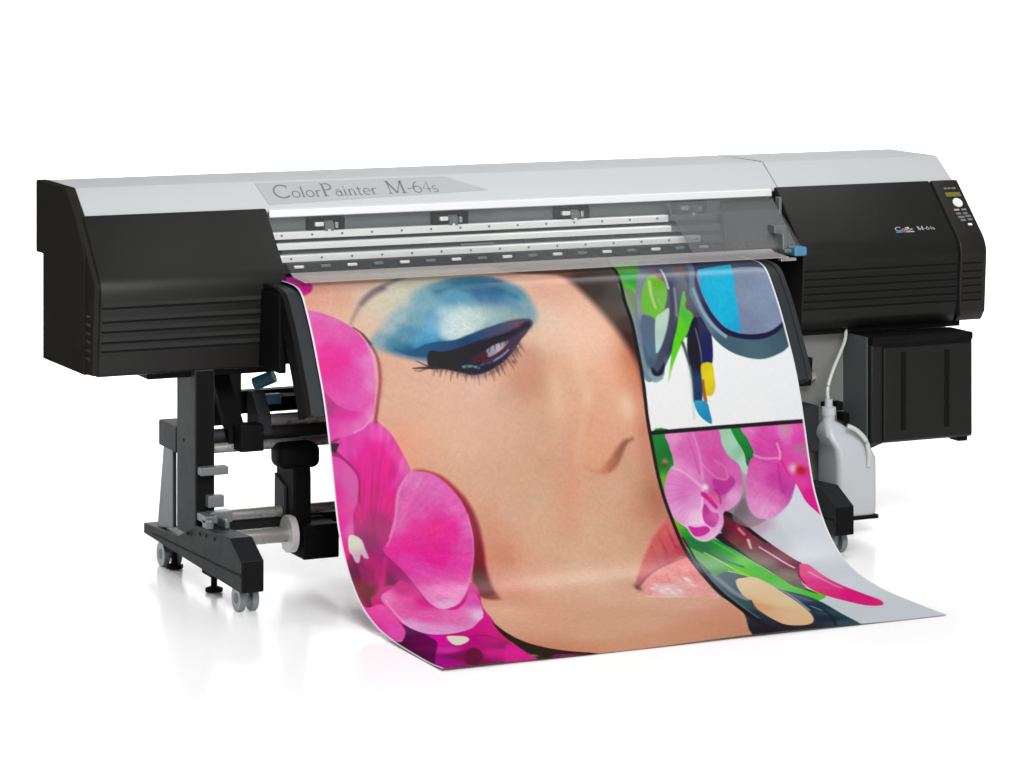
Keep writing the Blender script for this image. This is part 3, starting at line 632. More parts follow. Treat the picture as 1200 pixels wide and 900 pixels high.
('p',[(276,959),(289,946),(317,951),(373,977),(425,1029),(456,1079),(470,1141),(466,1218),(453,1288),(447,1366),(448,1420),(405,1412),(384,1366),(415,1199),(363,1056)],22.8,[(274,948,190,60,60),(372,985,170,50,55),(437,1048,150,25,45),(463,1146,140,25,48),(450,1232,125,10,38),(428,1309,97,0,25),(434,1377,116,37,43),(447,1410,160,97,81)],1,0,0,0),
('l',[(288,949),(323,954),(378,982),(436,1051)],(2.9,8.6),8.6,(176,40,60),0.55,0),
('p',[(70,1319),(288,1345),(395,1337),(374,1458),(345,1613),(159,1903),(61,1753),(22,1519)],5.7,[(140,1364,199,0,117),(247,1450,228,34,152),(368,1397,202,11,128),(326,1528,219,24,157),(116,1625,173,13,116)],1,0,0,0),
('p',[(75,1355),(119,1325),(163,1296),(195,1334),(212,1395),(273,1455),(333,1414),(377,1338),(384,1374),(377,1437),(350,1513),(305,1575),(245,1615),(183,1630),(130,1612),(102,1562),(87,1497),(80,1424)],5.7,[(93,1361,236,117,184),(159,1387,234,80,165),(165,1330,201,11,122),(180,1475,243,102,182),(283,1498,243,125,195),(368,1397,231,85,180),(373,1356,204,21,146),(342,1512,243,207,242),(184,1596,243,168,223),(113,1536,243,176,229),(202,1385,216,22,137),(108,1410,239,103,179),(262,1481,243,111,187)],1,0.035,0,0),
('l',[(87,1368),(91,1431),(103,1526),(137,1597),(197,1617)],(5.7,8.6),6.8,(243,187,235),0.6,0),
('p',[(237,972),(259,951),(294,951),(331,960),(371,987),(410,1030),(433,1075),(443,1130),(437,1201),(406,1283),(365,1355),(319,1412),(274,1439),(238,1438),(219,1400),(206,1335),(184,1272),(155,1224),(133,1187),(165,1148),(189,1095),(199,1043),(213,1004)],5.1,[(272,969,224,118,186),(341,1001,222,104,182),(404,1072,222,96,176),(218,1050,216,100,168),(199,1101,216,96,168),(273,1070,218,85,166),(263,1129,224,32,144),(317,1147,229,0,136),(377,1138,226,20,144),(223,1181,228,12,140),(300,1217,226,14,142),(410,1198,222,72,166),(355,1284,224,60,161),(253,1280,223,66,167),(206,1226,222,60,160),(265,1369,239,130,197),(336,1379,242,145,206),(275,1424,243,185,225),(167,1176,222,40,150),(435,1143,220,100,178)],1,0.04,(129,1192,0.05),0),
('l',[(246,967),(218,1005),(201,1070),(180,1127),(150,1174)],(7.1,5.7),5.7,(228,150,200),0.55,0),
('l',[(438,1097),(440,1172),(414,1265),(357,1362)],(5.7,7.1),6.8,(228,140,200),0.5,0),
('l',[(134,1216),(113,1265),(84,1327)],(14.2,17.1),11.4,(204,0,122),0.85,0),
('l',[(107,1234),(81,1287)],(11.4,11.4),11.4,(200,10,120),0.6,0),
('p',[(41,1227),(64,1247),(83,1280),(76,1326),(48,1351),(38,1315),(38,1269)],14.2,[(50,1246,170,40,115),(67,1285,151,20,96),(44,1329,103,0,26)],0.7,0,0,0),
('p',[(30,1133),(51,1131),(71,1148),(76,1176),(80,1208),(66,1206),(58,1194),(46,1219),(35,1218),(29,1194),(22,1177)],5.1,[(36,1150,214,212,196),(56,1166,216,216,200),(60,1194,205,160,190),(42,1210,190,180,185)],1,0,0,0),
('p',[(-4,1356),(16,1395),(67,1385),(81,1429),(82,1502),(70,1585),(28,1639),(-25,1648),(-29,1578),(-42,1474),(-47,1377)],7.1,[(-5,1375,237,74,168),(23,1414,243,75,169),(62,1421,242,86,174),(70,1470,243,86,175),(53,1579,243,92,192),(-14,1608,243,82,184),(-28,1507,243,46,167)],1,0.035,0,0),
('p',[(-30,1646),(21,1655),(71,1569),(85,1515),(101,1570),(121,1627),(120,1692),(83,1805),(-29,2038),(-51,2136),(-122,1996)],7.1,[(89,1559,92,47,92),(33,1659,82,16,73),(69,1672,107,13,84),(61,1753,116,11,91),(8,1784,77,7,59),(15,1893,82,7,70),(-1,1675,59,7,42)],1,0,0,0),
('p',[(120,1617),(180,1638),(249,1625),(344,1526),(357,1574),(344,1688),(317,1796),(311,1904),(312,2040),(209,2256),(36,2176),(-68,2128),(46,1852),(120,1692)],5.7,[(139,1700,239,25,175),(116,1797,219,61,173),(48,1908,173,0,150),(153,1855,121,0,68),(114,1882,127,7,82),(228,1737,198,0,133),(320,1605,230,0,146),(307,1726,219,0,134),(214,1871,230,0,150),(270,1897,243,0,157),(285,1805,173,0,121),(268,2020,243,0,162),(42,1983,190,0,139),(125,1977,139,0,87)],1,0,0,0),
('l',[(233,1676),(276,1672),(295,1721),(307,1770)],(8.6,5.7),6.8,(150,0,99),0.7,0),
('l',[(300,1662),(328,1662)],(8.6,5.7),5.7,(243,59,184),0.6,0),
('p',[(168,1652),(198,1653),(223,1672),(215,1710),(176,1747),(153,1738)],4.6,(243,243,223),1,0,0,0),
('p',[(137,1859),(185,1795),(196,1831),(164,1927),(100,2010),(94,1963)],8.6,(102,0,57),0.8,0,0,0),
('p',[(282,1824),(317,1796),(331,1856),(316,1974),(229,2102),(195,2031)],5.7,(243,0,159),0.8,0,0,0),
('p',[(357,1566),(355,1653),(357,1770),(381,1867),(427,1945),(492,2009),(447,2046),(370,2033),(303,2059),(307,1947),(318,1829),(328,1724)],5.7,(12,5,5),1,0,0,0),
('b',(312,1961),(11.3,23.3),(152,143,98),0.9),
('p',[(361,1984),(415,1986),(465,2008),(361,2218),(252,2168)],5.7,[(352,2014,139,13,105),(406,2016,162,0,116),(451,2025,70,13,25)],0.9,0,0,0),
('p',[(909,1429),(952,1362),(1015,1276),(1058,1223),(1102,1181),(1141,1152),(1188,1151),(1239,1279),(1174,1324),(1118,1325),(1078,1332),(1024,1352),(981,1379),(930,1422)],10.0,[(1111,1203,208,98,98),(1126,1251,202,82,92),(1055,1276,209,98,98),(984,1339,215,102,97),(1143,1286,197,59,79),(1086,1314,190,76,88),(1035,1327,197,95,101),(940,1395,191,106,101),(1136,1170,212,110,105)],1,0.03,0,0),
('l',[(1121,1229),(1125,1277),(1125,1323)],(5.7,5.7),6.8,(161,40,60),0.6,0),
('l',[(1084,1263),(1087,1304)],(5.7,5.7),6.8,(161,50,67),0.5,0),
('l',[(1132,1268),(1143,1310)],(5.7,8.6),6.8,(162,30,61),0.6,0),
('p',[(926,1432),(981,1379),(1024,1352),(1078,1332),(1143,1310),(1177,1385),(1161,1563),(1104,1555),(1028,1527),(961,1511),(927,1490)],10.0,[(1087,1348,233,130,130),(1138,1371,241,142,139),(958,1427,243,161,156),(1133,1472,243,170,160),(1004,1458,243,213,203),(1079,1427,243,181,174),(1018,1397,243,151,147),(1134,1555,243,181,170)],1,0.045,0,0),
('l',[(913,1440),(969,1386),(1024,1352),(1078,1332),(1143,1310)],(8.6,5.7),8.6,(153,69,80),0.75,0),
('b',(918,1436),(11.0,20.0),(113,80,83),0.85),
('l',[(1079,1225),(1082,1269),(1075,1310)],(4.3,7.4),8.6,(168,58,72),0.4,0),
('l',[(1043,1259),(1041,1302),(1036,1338)],(4.3,7.4),8.6,(170,59,73),0.4,0),
('l',[(1116,1197),(1121,1247),(1116,1293)],(4.3,7.4),8.6,(168,58,72),0.4,0),
('l',[(1002,1309),(999,1345)],(4.3,7.4),8.6,(173,60,74),0.4,0),
('l',[(1143,1200),(1148,1250)],(4.3,7.4),8.6,(168,58,72),0.4,0),
('l',[(1006,1378),(987,1443)],(5.7,5.7),8.6,(220,111,116),0.4,0),
('l',[(1051,1359),(1035,1430)],(5.7,5.7),8.6,(218,111,115),0.4,0),
('l',[(1092,1349),(1084,1418)],(5.7,5.7),8.6,(217,110,114),0.4,0),
('l',[(1140,1339),(1129,1426)],(5.7,5.7),8.6,(217,110,114),0.4,0),
('l',[(918,1410),(982,1320),(1051,1234),(1114,1173)],(5.7,8.6),11.4,(228,151,135),0.5,0),
('b',(986,1432),(7.2,9.9),(243,243,241),0.7),
('b',(984,1471),(7.1,11.1),(243,243,243),0.7),
('b',(1012,1459),(7.2,10.7),(243,243,243),0.7),
('b',(1017,1491),(7.1,11.7),(243,243,243),0.7),
('b',(1045,1478),(7.1,11.3),(243,243,243),0.7),
('b',(1104,1421),(7.3,9.6),(243,243,240),0.7),
('b',(1103,1454),(7.2,10.6),(243,243,243),0.7),
('b',(1100,1411),(7.4,9.3),(243,243,239),0.7),
('b',(962,1450),(7.2,10.4),(243,243,243),0.7),
('l',[(916,1494),(975,1514),(1045,1524)],(8.6,8.6),8.6,(243,228,211),0.6,0),
('p',[(1302,-54),(1153,243),(1128,409),(1131,520),(1125,684),(1118,826),(1121,892),(1830,893),(1823,561),(1806,322),(1969,-52)],3.4,[(1151,814,242,243,243),(1417,746,240,242,243),(1640,761,238,242,243),(1209,675,242,243,243),(1657,847,238,240,243),(1497,837,242,243,243)],1,0,0,1),
('p',[(1130,893),(1136,1001),(1157,1151),(1171,1279),(1191,1401),(1186,1588),(1158,1802),(1125,2077),(1780,2294),(1860,1698),(1812,1410),(1799,1235),(1824,1029),(1830,893)],3.4,[(1590,1185,215,222,228),(1382,1312,204,211,217),(1593,1336,221,227,233),(1600,1606,228,237,243),(1607,1899,221,229,237),(1450,1219,188,166,184),(1397,1168,138,122,130),(1479,1270,205,210,218),(1403,1933,221,228,236),(1337,1841,219,228,235),(1564,1214,212,219,226),(1646,1101,215,222,228)],1,0,0,1),
('p',[(1416,-122),(1709,13),(1506,415),(1436,563),(1298,576),(1231,526),(1164,428)],5.7,[(1339,334,93,95,108),(1323,239,105,110,124),(1400,442,89,87,103),(1309,531,70,70,90)],1,0,0,0),
('p',[(1292,-59),(1388,-14),(1218,312),(1180,396),(1152,466),(1137,410),(1136,303)],3.4,[(1173,280,113,177,78),(1165,354,27,153,60),(1157,427,138,205,29),(1144,387,88,186,49)],1,0,0,0),
('p',[(1215,312),(1332,108),(1495,35),(1375,328),(1379,424),(1349,527),(1278,590),(1247,624),(1209,675),(1197,703),(1168,719),(1146,706),(1137,611),(1144,496),(1165,412)],5.1,[(1200,364,124,134,151),(1157,460,139,148,164),(1152,552,95,112,132),(1148,641,70,98,118),(1164,707,130,160,166),(1310,370,84,89,107),(1295,468,87,87,103),(1258,558,60,66,88),(1357,373,109,115,125),(1352,471,109,107,117),(1259,603,50,58,80)],1,0,0,0),
('p',[(1538,55),(1602,85),(1440,378),(1423,491),(1438,554),(1414,574),(1388,548),(1363,546),(1354,509),(1349,439)],5.7,[(1409,339,101,106,116),(1384,441,99,99,110),(1397,505,80,74,92),(1416,552,66,62,84),(1409,393,93,88,102)],1,0,0,0),
('p',[(1188,420),(1218,365),(1255,337),(1285,358),(1287,409),(1261,466),(1222,510),(1196,490),(1171,479)],5.7,[(1225,382,117,185,58),(1262,368,102,180,29),(1266,418,118,187,78),(1206,446,110,186,59),(1222,479,109,194,50),(1190,468,111,178,69)],1,0,0,0),
('l',[(1234,366),(1225,415),(1226,464)],(11.4,8.6),6.8,(187,212,147),0.85,0),
('l',[(1246,439),(1256,472)],(11.4,8.6),8.6,(148,188,119),0.6,0),
('p',[(1167,492),(1191,496),(1205,515),(1187,599),(1178,673),(1152,677),(1152,612),(1150,558)],5.7,[(1178,523,88,104,126),(1168,613,84,110,130),(1164,666,70,90,112)],1,0,0,0),
('p',[(1214,507),(1246,484),(1275,470),(1261,522),(1230,581),(1190,626),(1191,596)],4.6,[(1235,511,185,212,190),(1255,497,189,211,195),(1216,571,176,204,194),(1196,615,176,214,216)],1,0,0,0),
('l',[(1310,377),(1289,467),(1251,558),(1207,633),(1176,685)],(14.2,25.7),8.6,(66,70,94),0.9,0),
('l',[(1317,398),(1296,499)],(8.6,8.6),5.7,(144,150,170),0.7,0),
('p',[(1160,672),(1177,690),(1210,657),(1195,697),(1168,704),(1155,692)],6.8,(24,28,48),1,0,0,0),
('l',[(1128,687),(1139,708),(1162,721),(1189,711)],(8.6,8.6),5.7,(132,164,168),0.9,0),
('l',[(1264,317),(1272,342),(1284,362)],(14.2,11.4),5.7,(163,85,104),0.95,0),
('l',[(1300,308),(1297,352),(1295,396)],(7.1,8.6),5.1,(186,208,210),0.9,0),
('l',[(1363,281),(1362,315),(1365,336)],(14.2,14.2),6.8,(144,90,81),0.9,0),
('p',[(1347,409),(1349,439),(1336,470),(1357,497),(1340,536),(1289,599),(1244,662),(1211,724),(1218,693),(1258,594),(1284,545),(1309,484)],4.6,[(1336,438,108,187,69),(1304,515,110,210,20),(1339,517,86,200,30),(1298,576,90,205,20),(1248,648,90,210,30),(1217,710,170,220,140),(1325,507,60,170,90)],1,0,0,0),
('p',[(1319,568),(1357,509),(1373,535),(1359,625),(1321,797),(1292,798),(1300,710),(1301,636)],5.7,[(1338,569,26,26,52),(1335,653,16,20,42),(1316,740,30,60,100),(1306,790,10,50,96),(1326,592,20,24,36)],1,0,0,0),
('l',[(1293,596),(1298,651),(1300,724),(1293,795)],(11.4,8.6),8.6,(48,62,62),0.85,0),
('l',[(1353,549),(1353,609),(1347,669)],(5.7,7.1),5.7,(110,120,124),0.8,0),
('p',[(1370,510),(1404,536),(1403,603),(1382,677),(1349,675),(1359,610)],5.1,[(1375,550,50,46,80),(1389,596,24,36,84),(1373,656,10,34,92)],1,0,0,0),
('p',[(1343,675),(1382,673),(1382,715),(1378,755),(1362,780),(1343,781),(1334,761),(1334,721)],4.6,[(1352,690,214,196,20),(1366,714,232,210,30),(1350,742,228,206,26),(1362,766,214,190,10)],1,0,0,0),
('l',[(1337,730),(1334,764),(1334,798)],(8.6,14.2),5.1,(158,90,34),0.95,0),
('p',[(1293,795),(1336,801),(1344,832),(1346,872),(1323,862),(1299,835)],4.6,[(1304,807,60,156,190),(1312,830,0,146,186),(1337,854,0,134,176)],1,0,0,0),
('l',[(1297,681),(1287,795),(1284,851)],(8.6,5.7),14.2,(170,185,190),0.5,0),
('p',[(1116,366),(1147,388),(1168,412),(1153,497),(1144,596),(1143,688),(1150,718),(1128,716),(1120,654),(1120,526),(1117,425)],5.7,[(1142,427,118,138,108),(1139,551,112,126,146),(1135,670,104,130,140)],0.9,0,0,0),
('p',[(1382,375),(1372,447),(1391,526),(1416,592),(1473,644),(1563,671),(1638,657),(1688,630),(1758,557),(1845,195),(1538,55)],5.1,[(1379,424,108,128,147),(1391,526,96,120,140),(1450,606,66,94,110),(1568,650,74,102,116),(1652,643,64,92,108),(1713,601,60,80,96),(1683,123,105,112,129)],1,0,0,0),
('l',[(1386,402),(1394,480),(1417,537),(1457,582)],(8.6,14.2),6.8,(149,177,193),0.85,0),
('p',[(1415,340),(1398,425),(1413,506),(1454,570),(1518,595),(1592,600),(1652,582),(1701,548),(1776,496),(1818,183),(1554,63)],4.6,[(1403,409,68,68,96),(1414,500,40,40,78),(1520,589,28,24,60),(1635,584,30,24,62),(1687,553,36,28,66),(1617,302,77,80,100)],1,0,0,0),
('p',[(1431,332),(1414,416),(1429,495),(1465,552),(1520,577),(1587,581),(1643,569),(1703,529),(1754,462),(1725,352),(1680,328),(1563,317)],4.3,[(1609,353,124,138,163),(1624,455,132,148,174),(1564,546,120,132,162),(1653,520,128,144,170),(1678,392,133,149,174)],1,0.025,0,0),
('p',[(1433,322),(1574,296),(1541,417),(1517,577),(1465,552),(1429,495),(1414,416)],3.7,[(1466,343,0,178,217),(1474,413,8,184,220),(1481,494,10,179,219),(1501,561,0,164,212),(1424,427,0,175,215)],1,0.025,0,1),
('l',[(1567,323),(1645,312),(1685,338)],(5.7,8.6),5.7,(67,67,96),0.7,0),
('p',[(1122,884),(1193,886),(1188,941),(1187,996),(1202,1039),(1165,1120),(1137,1076),(1129,1006)],3.7,[(1152,911,0,132,56),(1168,954,0,112,48),(1144,1035,104,190,30),(1130,1001,20,110,40),(1170,1009,20,140,40)],1,0,0,0),
('b',(1156,983),(9.3,8.2),(196,130,120),0.95),
('b',(1155,994),(7.4,6.5),(110,40,60),0.8),
('p',[(1138,1103),(1158,1148),(1189,1201),(1206,1243),(1268,1252),(1327,1309),(1384,1388),(1424,1488),(1462,1573),(1477,1644),(1400,1691),(1374,1619),(1353,1493),(1303,1424),(1253,1387),(1188,1361),(1167,1288),(1157,1213)],4.6,[(1161,1169,120,205,20),(1176,1194,90,190,20),(1187,1216,40,150,40),(1185,1257,0,118,60),(1227,1295,0,109,63),(1262,1335,0,126,68),(1292,1302,37,159,45),(1267,1272,10,130,55),(1331,1367,84,199,32),(1362,1429,95,207,80),(1398,1524,115,219,99),(1435,1620,84,214,50),(1239,1351,129,216,32),(1291,1422,118,219,44)],1,0,0,0),
('p',[(1166,1275),(1214,1311),(1257,1353),(1262,1388),(1240,1413),(1194,1432),(1172,1375),(1163,1312)],4.6,[(1181,1307,110,173,86),(1210,1348,102,171,102),(1235,1393,98,170,96)],1,0,0,0),
('l',[(1216,1304),(1267,1359),(1320,1438)],(7.1,8.6),5.1,(157,230,53),0.8,0),
('l',[(1211,1286),(1274,1344),(1320,1378)],(8.6,11.4),6.8,(0,103,64),0.8,0),
('l',[(1262,1261),(1321,1323),(1369,1404)],(8.6,8.6),5.7,(72,196,31),0.7,0),
('p',[(1273,1240),(1316,1241),(1350,1284),(1391,1347),(1431,1436),(1454,1546),(1461,1619),(1429,1524),(1398,1409),(1340,1322),(1292,1271)],5.1,[(1297,1252,14,20,18),(1340,1300,23,41,27),(1386,1370,36,47,32),(1429,1496,67,80,56)],1,0,0,0),
('p',[(1332,1154),(1374,1181),(1419,1235),(1471,1304),(1518,1371),(1529,1400),(1472,1492),(1453,1562),(1425,1530),(1405,1426),(1366,1347),(1335,1289),(1307,1250),(1309,1197)],4.6,[(1337,1199,96,18,46),(1375,1234,140,26,60),(1404,1296,132,63,77),(1445,1312,106,37,59),(1479,1362,121,19,65),(1374,1329,111,87,72),(1409,1387,123,112,95),(1442,1455,146,135,122),(1343,1270,120,60,60),(1456,1531,124,117,104),(1305,1227,60,20,40)],1,0.04,0,0),
('l',[(1332,1163),(1371,1190),(1416,1244),(1459,1295)],(17.1,11.4),4.6,(12,5,8),1,0),
('l',[(1454,1291),(1490,1339),(1525,1395)],(11.4,14.2),4.6,(116,4,54),0.95,0),
('l',[(1372,1227),(1383,1247)],(11.4,11.4),6.8,(226,140,146),0.8,0),
('l',[(1390,1271),(1386,1302)],(11.4,8.6),5.7,(232,192,187),0.85,0),
('l',[(1418,1302),(1454,1347),(1492,1409)],(5.7,9.7),5.1,(237,210,208),0.85,0),
('p',[(1512,1402),(1535,1394),(1555,1409),(1567,1480),(1587,1575),(1605,1680),(1608,1758),(1580,1813),(1533,1800),(1501,1720),(1471,1613),(1467,1533),(1479,1468)],4.3,[(1513,1428,243,91,151),(1545,1457,243,105,170),(1498,1512,243,68,145),(1551,1556,243,69,150),(1570,1656,243,25,134),(1575,1775,243,0,130),(1515,1617,243,48,134)],1,0,0,0),
('l',[(1531,1443),(1550,1509),(1567,1587)],(7.1,5.7),4.6,(243,189,223),0.8,0),
('l',[(1517,1398),(1485,1457),(1472,1520)],(5.7,5.7),4.6,(99,34,55),0.8,0),
('l',[(1479,1807),(1528,1827),(1583,1838)],(5.7,4.3),8.6,(243,173,207),0.5,0),
('p',[(1150,1270),(1177,1325),(1189,1353),(1206,1408),(1255,1396),(1317,1443),(1365,1538),(1414,1614),(1425,1701),(1405,1859),(1378,2034),(1293,2309),(975,2162),(1144,1703),(1150,1560),(1159,1420)],4.3,[(1180,1360,73,100,109),(1168,1492,74,102,109),(1225,1443,104,122,132),(1192,1617,59,91,98),(1143,1784,25,59,66),(1116,1964,5,29,38),(1186,1996,8,29,41),(1308,1890,11,41,59),(1344,1750,13,43,66),(1384,1838,48,77,86),(1350,1997,59,86,95),(1356,1623,70,93,116),(1137,1875,11,43,52),(1140,1600,70,105,107)],1,0,0,0),
('l',[(1200,1407),(1208,1463),(1211,1537),(1218,1597)],(17.1,25.7),19.9,(156,171,182),0.8,0),
('l',[(1175,1343),(1185,1436),(1175,1602),(1140,1806)],(8.6,11.4),8.6,(105,131,136),0.6,0),
('l',[(1305,1523),(1370,1572),(1401,1680)],(8.6,8.6),6.8,(138,161,168),0.5,0),
('p',[(1256,1454),(1295,1439),(1334,1446),(1359,1514),(1359,1624),(1340,1737),(1306,1852),(1260,1931),(1212,1952),(1173,1916),(1175,1809),(1191,1699),(1222,1617),(1225,1556)],4.6,[(1275,1476,243,219,178),(1305,1523,243,215,168),(1281,1647,243,214,166),(1253,1829,243,207,159),(1219,1676,237,180,132),(1192,1805,243,191,146),(1244,1923,243,198,150),(1320,1660,243,221,175)],1,0,0,0),
('l',[(1226,1609),(1194,1700),(1174,1820),(1168,1926)],(4.3,5.7),4.0,(25,25,32),0.7,0),
('l',[(1364,1495),(1369,1618),(1335,1782)],(7.1,9.7),5.1,(159,173,198),0.85,0),
('l',[(1368,1736),(1369,1797)],(8.6,8.6),6.8,(150,166,189),0.7,0),
('l',[(1379,1789),(1359,1876),(1297,2010)],(8.6,8.6),5.7,(5,20,34),0.8,0),
('p',[(1361,884),(1427,911),(1474,984),(1475,1018),(1445,1046),(1414,999),(1376,952)],4.3,[(1383,908,158,206,176),(1416,944,172,214,188),(1446,1002,178,218,196),(1431,973,140,190,160)],1,0,0,0),
('p',[(1415,888),(1463,885),(1472,934),(1488,977),(1482,1018),(1456,1019),(1450,974),(1425,927)],4.3,[(1447,907,0,142,54),(1463,975,0,126,48),(1474,1004,0,100,50)],1,0,0,0),
('p',[(1361,1183),(1398,1145),(1423,1121),(1430,1165),(1453,1194),(1481,1203),(1417,1225),(1378,1209)],7.1,[(1399,1163,108,100,104),(1425,1201,150,125,138)],0.8,0,0,0),
('p',[(1181,883),(1354,889),(1372,940),(1391,984),(1425,1011),(1431,1051),(1426,1095),(1401,1133),(1363,1157),(1335,1166),(1323,1204),(1288,1241),(1240,1261),(1203,1243),(1189,1210),(1163,1184),(1143,1147),(1139,1095),(1145,1048),(1173,1009),(1189,986),(1177,932)],4.6,[(1226,944,220,100,178),(1267,988,220,108,184),(1331,979,212,78,160),(1324,923,216,92,172),(1353,1045,208,84,164),(1403,1032,216,100,178),(1176,1065,222,124,194),(1196,1122,224,136,200),(1226,1183,238,196,224),(1185,1010,230,155,208),(1238,1033,230,140,204),(1380,1114,230,166,214),(1348,1089,186,62,152),(1257,1232,234,176,218),(1306,1196,228,156,208),(1153,1105,224,140,204),(1199,914,230,150,206)],1,0.025,0,0),
('p',[(1173,1006),(1215,1021),(1265,1060),(1280,1078),(1263,1142),(1264,1193),(1222,1195),(1178,1188),(1146,1147),(1142,1095),(1147,1051)],4.3,[(1181,1037,226,138,202),(1225,1055,222,118,190),(1202,1095,220,116,190),(1232,1125,228,150,208),(1239,1170,240,200,228),(1173,1149,230,160,212),(1156,1091,226,140,204)],1,0,(1273,1083,0.05),0),
('l',[(1177,1004),(1215,1021),(1248,1048),(1275,1072)],(7.1,8.6),7.4,(240,200,228),0.6,0),
('l',[(1271,897),(1282,948),(1287,1004),(1285,1051)],(5.7,8.6),7.4,(234,160,212),0.6,0),
('l',[(1250,910),(1266,975),(1276,1033)],(5.7,5.7),6.8,(196,70,150),0.5,0),
('l',[(1293,1004),(1336,1049),(1373,1057)],(5.7,5.7),7.4,(234,170,215),0.4,0),
('l',[(1339,994),(1373,1018),(1377,1052)],(5.7,4.3),7.4,(232,160,210),0.4,0),
('p',[(1323,1051),(1366,1062),(1393,1048),(1402,1071),(1372,1097),(1341,1106),(1324,1082)],6.8,(186,48,146),0.85,0,0,0),
('l',[(1279,1084),(1263,1142),(1264,1190),(1202,1190)],(7.1,7.1),6.8,(243,212,236),0.7,0),
('p',[(1276,1129),(1292,1159),(1315,1167),(1308,1191),(1282,1213),(1257,1192),(1259,1157)],5.7,[(1276,1152,190,24,138),(1293,1177,214,100,180),(1276,1194,190,50,150)],0.9,0,0,0),
('l',[(1277,1098),(1294,1116),(1313,1144)],(17.1,14.2),6.8,(208,18,128),0.9,0),
('b',(1306,1108),(7.7,7.0),(232,96,84),0.9),
('b',(1331,1122),(7.4,6.8),(232,110,110),0.8),
('l',[(1323,1087),(1335,1105),(1334,1134)],(7.1,5.7),5.1,(190,20,120),0.8,0),
('b',(1289,1076),(10.6,9.4),(243,238,243),0.95),
('p',[(1192,1201),(1221,1207),(1259,1207),(1266,1224),(1235,1239),(1205,1237)],5.7,(204,28,148),0.9,0,0,0),
('l',[(1190,1198),(1199,1236),(1229,1258),(1272,1243),(1308,1209)],(5.7,7.1),5.1,(240,200,228),0.7,0),
('p',[(1467,885),(1732,889),(1704,964),(1702,1034),(1674,1063),(1635,1077),(1615,1110),(1588,1149),(1546,1181),(1505,1200),(1458,1196),(1437,1175),(1432,1136),(1445,1063),(1468,1003),(1490,982),(1472,934)],4.6,[(1513,936,219,72,170),(1574,960,215,62,165),(1548,919,217,80,170),(1486,906,224,120,190),(1615,924,228,140,198),(1657,947,222,66,168),(1523,979,214,68,164),(1691,921,220,80,175),(1498,1033,219,92,176),(1466,1101,223,116,188),(1481,1176,232,168,214),(1544,1122,222,106,186),(1549,1071,210,60,160),(1575,1101,186,60,158),(1512,1178,229,146,204),(1614,1036,226,60,160),(1681,1005,222,90,175),(1443,1143,228,140,200)],1,0.03,(1627,1037,0.04),0),
('l',[(1484,985),(1520,999),(1574,1002)],(7.1,7.1),6.8,(238,176,216),0.65,0),
('l',[(1578,955),(1584,984),(1580,1006)],(8.6,8.6),6.8,(240,190,220),0.65,0),
('b',(1615,907),(9.6,8.4),(176,160,150),0.8),
('p',[(1638,965),(1684,963),(1686,991),(1647,994)],6.8,(186,110,150),0.8,0,0,0),
('l',[(1571,1025),(1570,1067),(1573,1113)],(8.6,11.4),6.8,(196,40,150),0.7,0),
('p',[(1621,1071),(1641,1064),(1671,1041),(1687,1047),(1688,1119),(1690,1175),(1689,1206),(1671,1186),(1648,1154),(1634,1112)],4.3,[(1650,1087,224,70,160),(1678,1075,222,50,152),(1677,1133,222,10,136),(1680,1187,222,20,140)],1,0,0,0),
('b',(1626,1040),(16.0,13.9),(243,222,230),0.9),
('b',(1651,1048),(17.6,13.9),(188,12,20),0.95),
('l',[(1586,1012),(1599,1046),(1609,1064)],(7.1,7.1),5.7,(210,30,140),0.7,0),
('l',[(1115,888),(1393,887),(1732,888)],(13.1,13.1),4.0,(6,5,6),1,1),
('l',[(1286,-62),(1157,222),(1122,409),(1125,520),(1119,684),(1112,825),(1116,922),(1125,1033),(1144,1176),(1154,1304),(1168,1433),(1153,1642),(1113,1864),(1086,2119)],(11.4,12.5),4.6,(6,5,5),1,0),
('l',[(1161,1239),(1172,1306),(1174,1434),(1160,1635),(1124,1857),(1101,2017)],(5.7,12.8),5.7,(7,11,11),0.9,0),
]

def fnoise(u, v, scale, seed):
    rs = np.random.RandomState(seed); T = rs.rand(257, 257).astype(np.float32)
    a = (u / scale) % 256; b = (v / scale) % 256; i = a.astype(int); j = b.astype(int); fa = a - i; fb = b - j
    fa = fa * fa * (3 - 2 * fa); fb = fb * fb * (3 - 2 * fb)
    return (T[i, j] * (1 - fa) + T[i + 1, j] * fa) * (1 - fb) + (T[i, j + 1] * (1 - fa) + T[i + 1, j + 1] * fa) * fb
def fillcol(f, u, v, soft=20.):
    if isinstance(f, tuple): return np.array(f, np.float32)[None, :]
    A = np.zeros((len(u), 3), np.float32); Wt = np.zeros(len(u), np.float32)
    for (a, b, r, g, bl) in f:
        w = 1.0 / ((u - a) ** 2 + (v - b) ** 2 + soft * soft) ** 1.75
        Wt += w; A += w[:, None] * np.array((r, g, bl), np.float32)
    return A / Wt[:, None]
def sdf(pts, u, v):
    d = np.full(len(u), 1e12, np.float32); ins = np.zeros(len(u), bool); n = len(pts)
    for i in range(n):
        ax, ay = pts[i]; bx, by = pts[(i + 1) % n]; ex, ey = bx - ax, by - ay; L2 = ex * ex + ey * ey + 1e-9
        t = np.clip(((u - ax) * ex + (v - ay) * ey) / L2, 0, 1); d = np.minimum(d, (u - ax - t * ex) ** 2 + (v - ay - t * ey) ** 2)
        c = ((ay > v) != (by > v)); ins ^= c & (u < ex * (v - ay) / (ey if abs(ey) > 1e-9 else 1e-9) + ax)
    d = np.sqrt(d); return np.where(ins, -d, d)
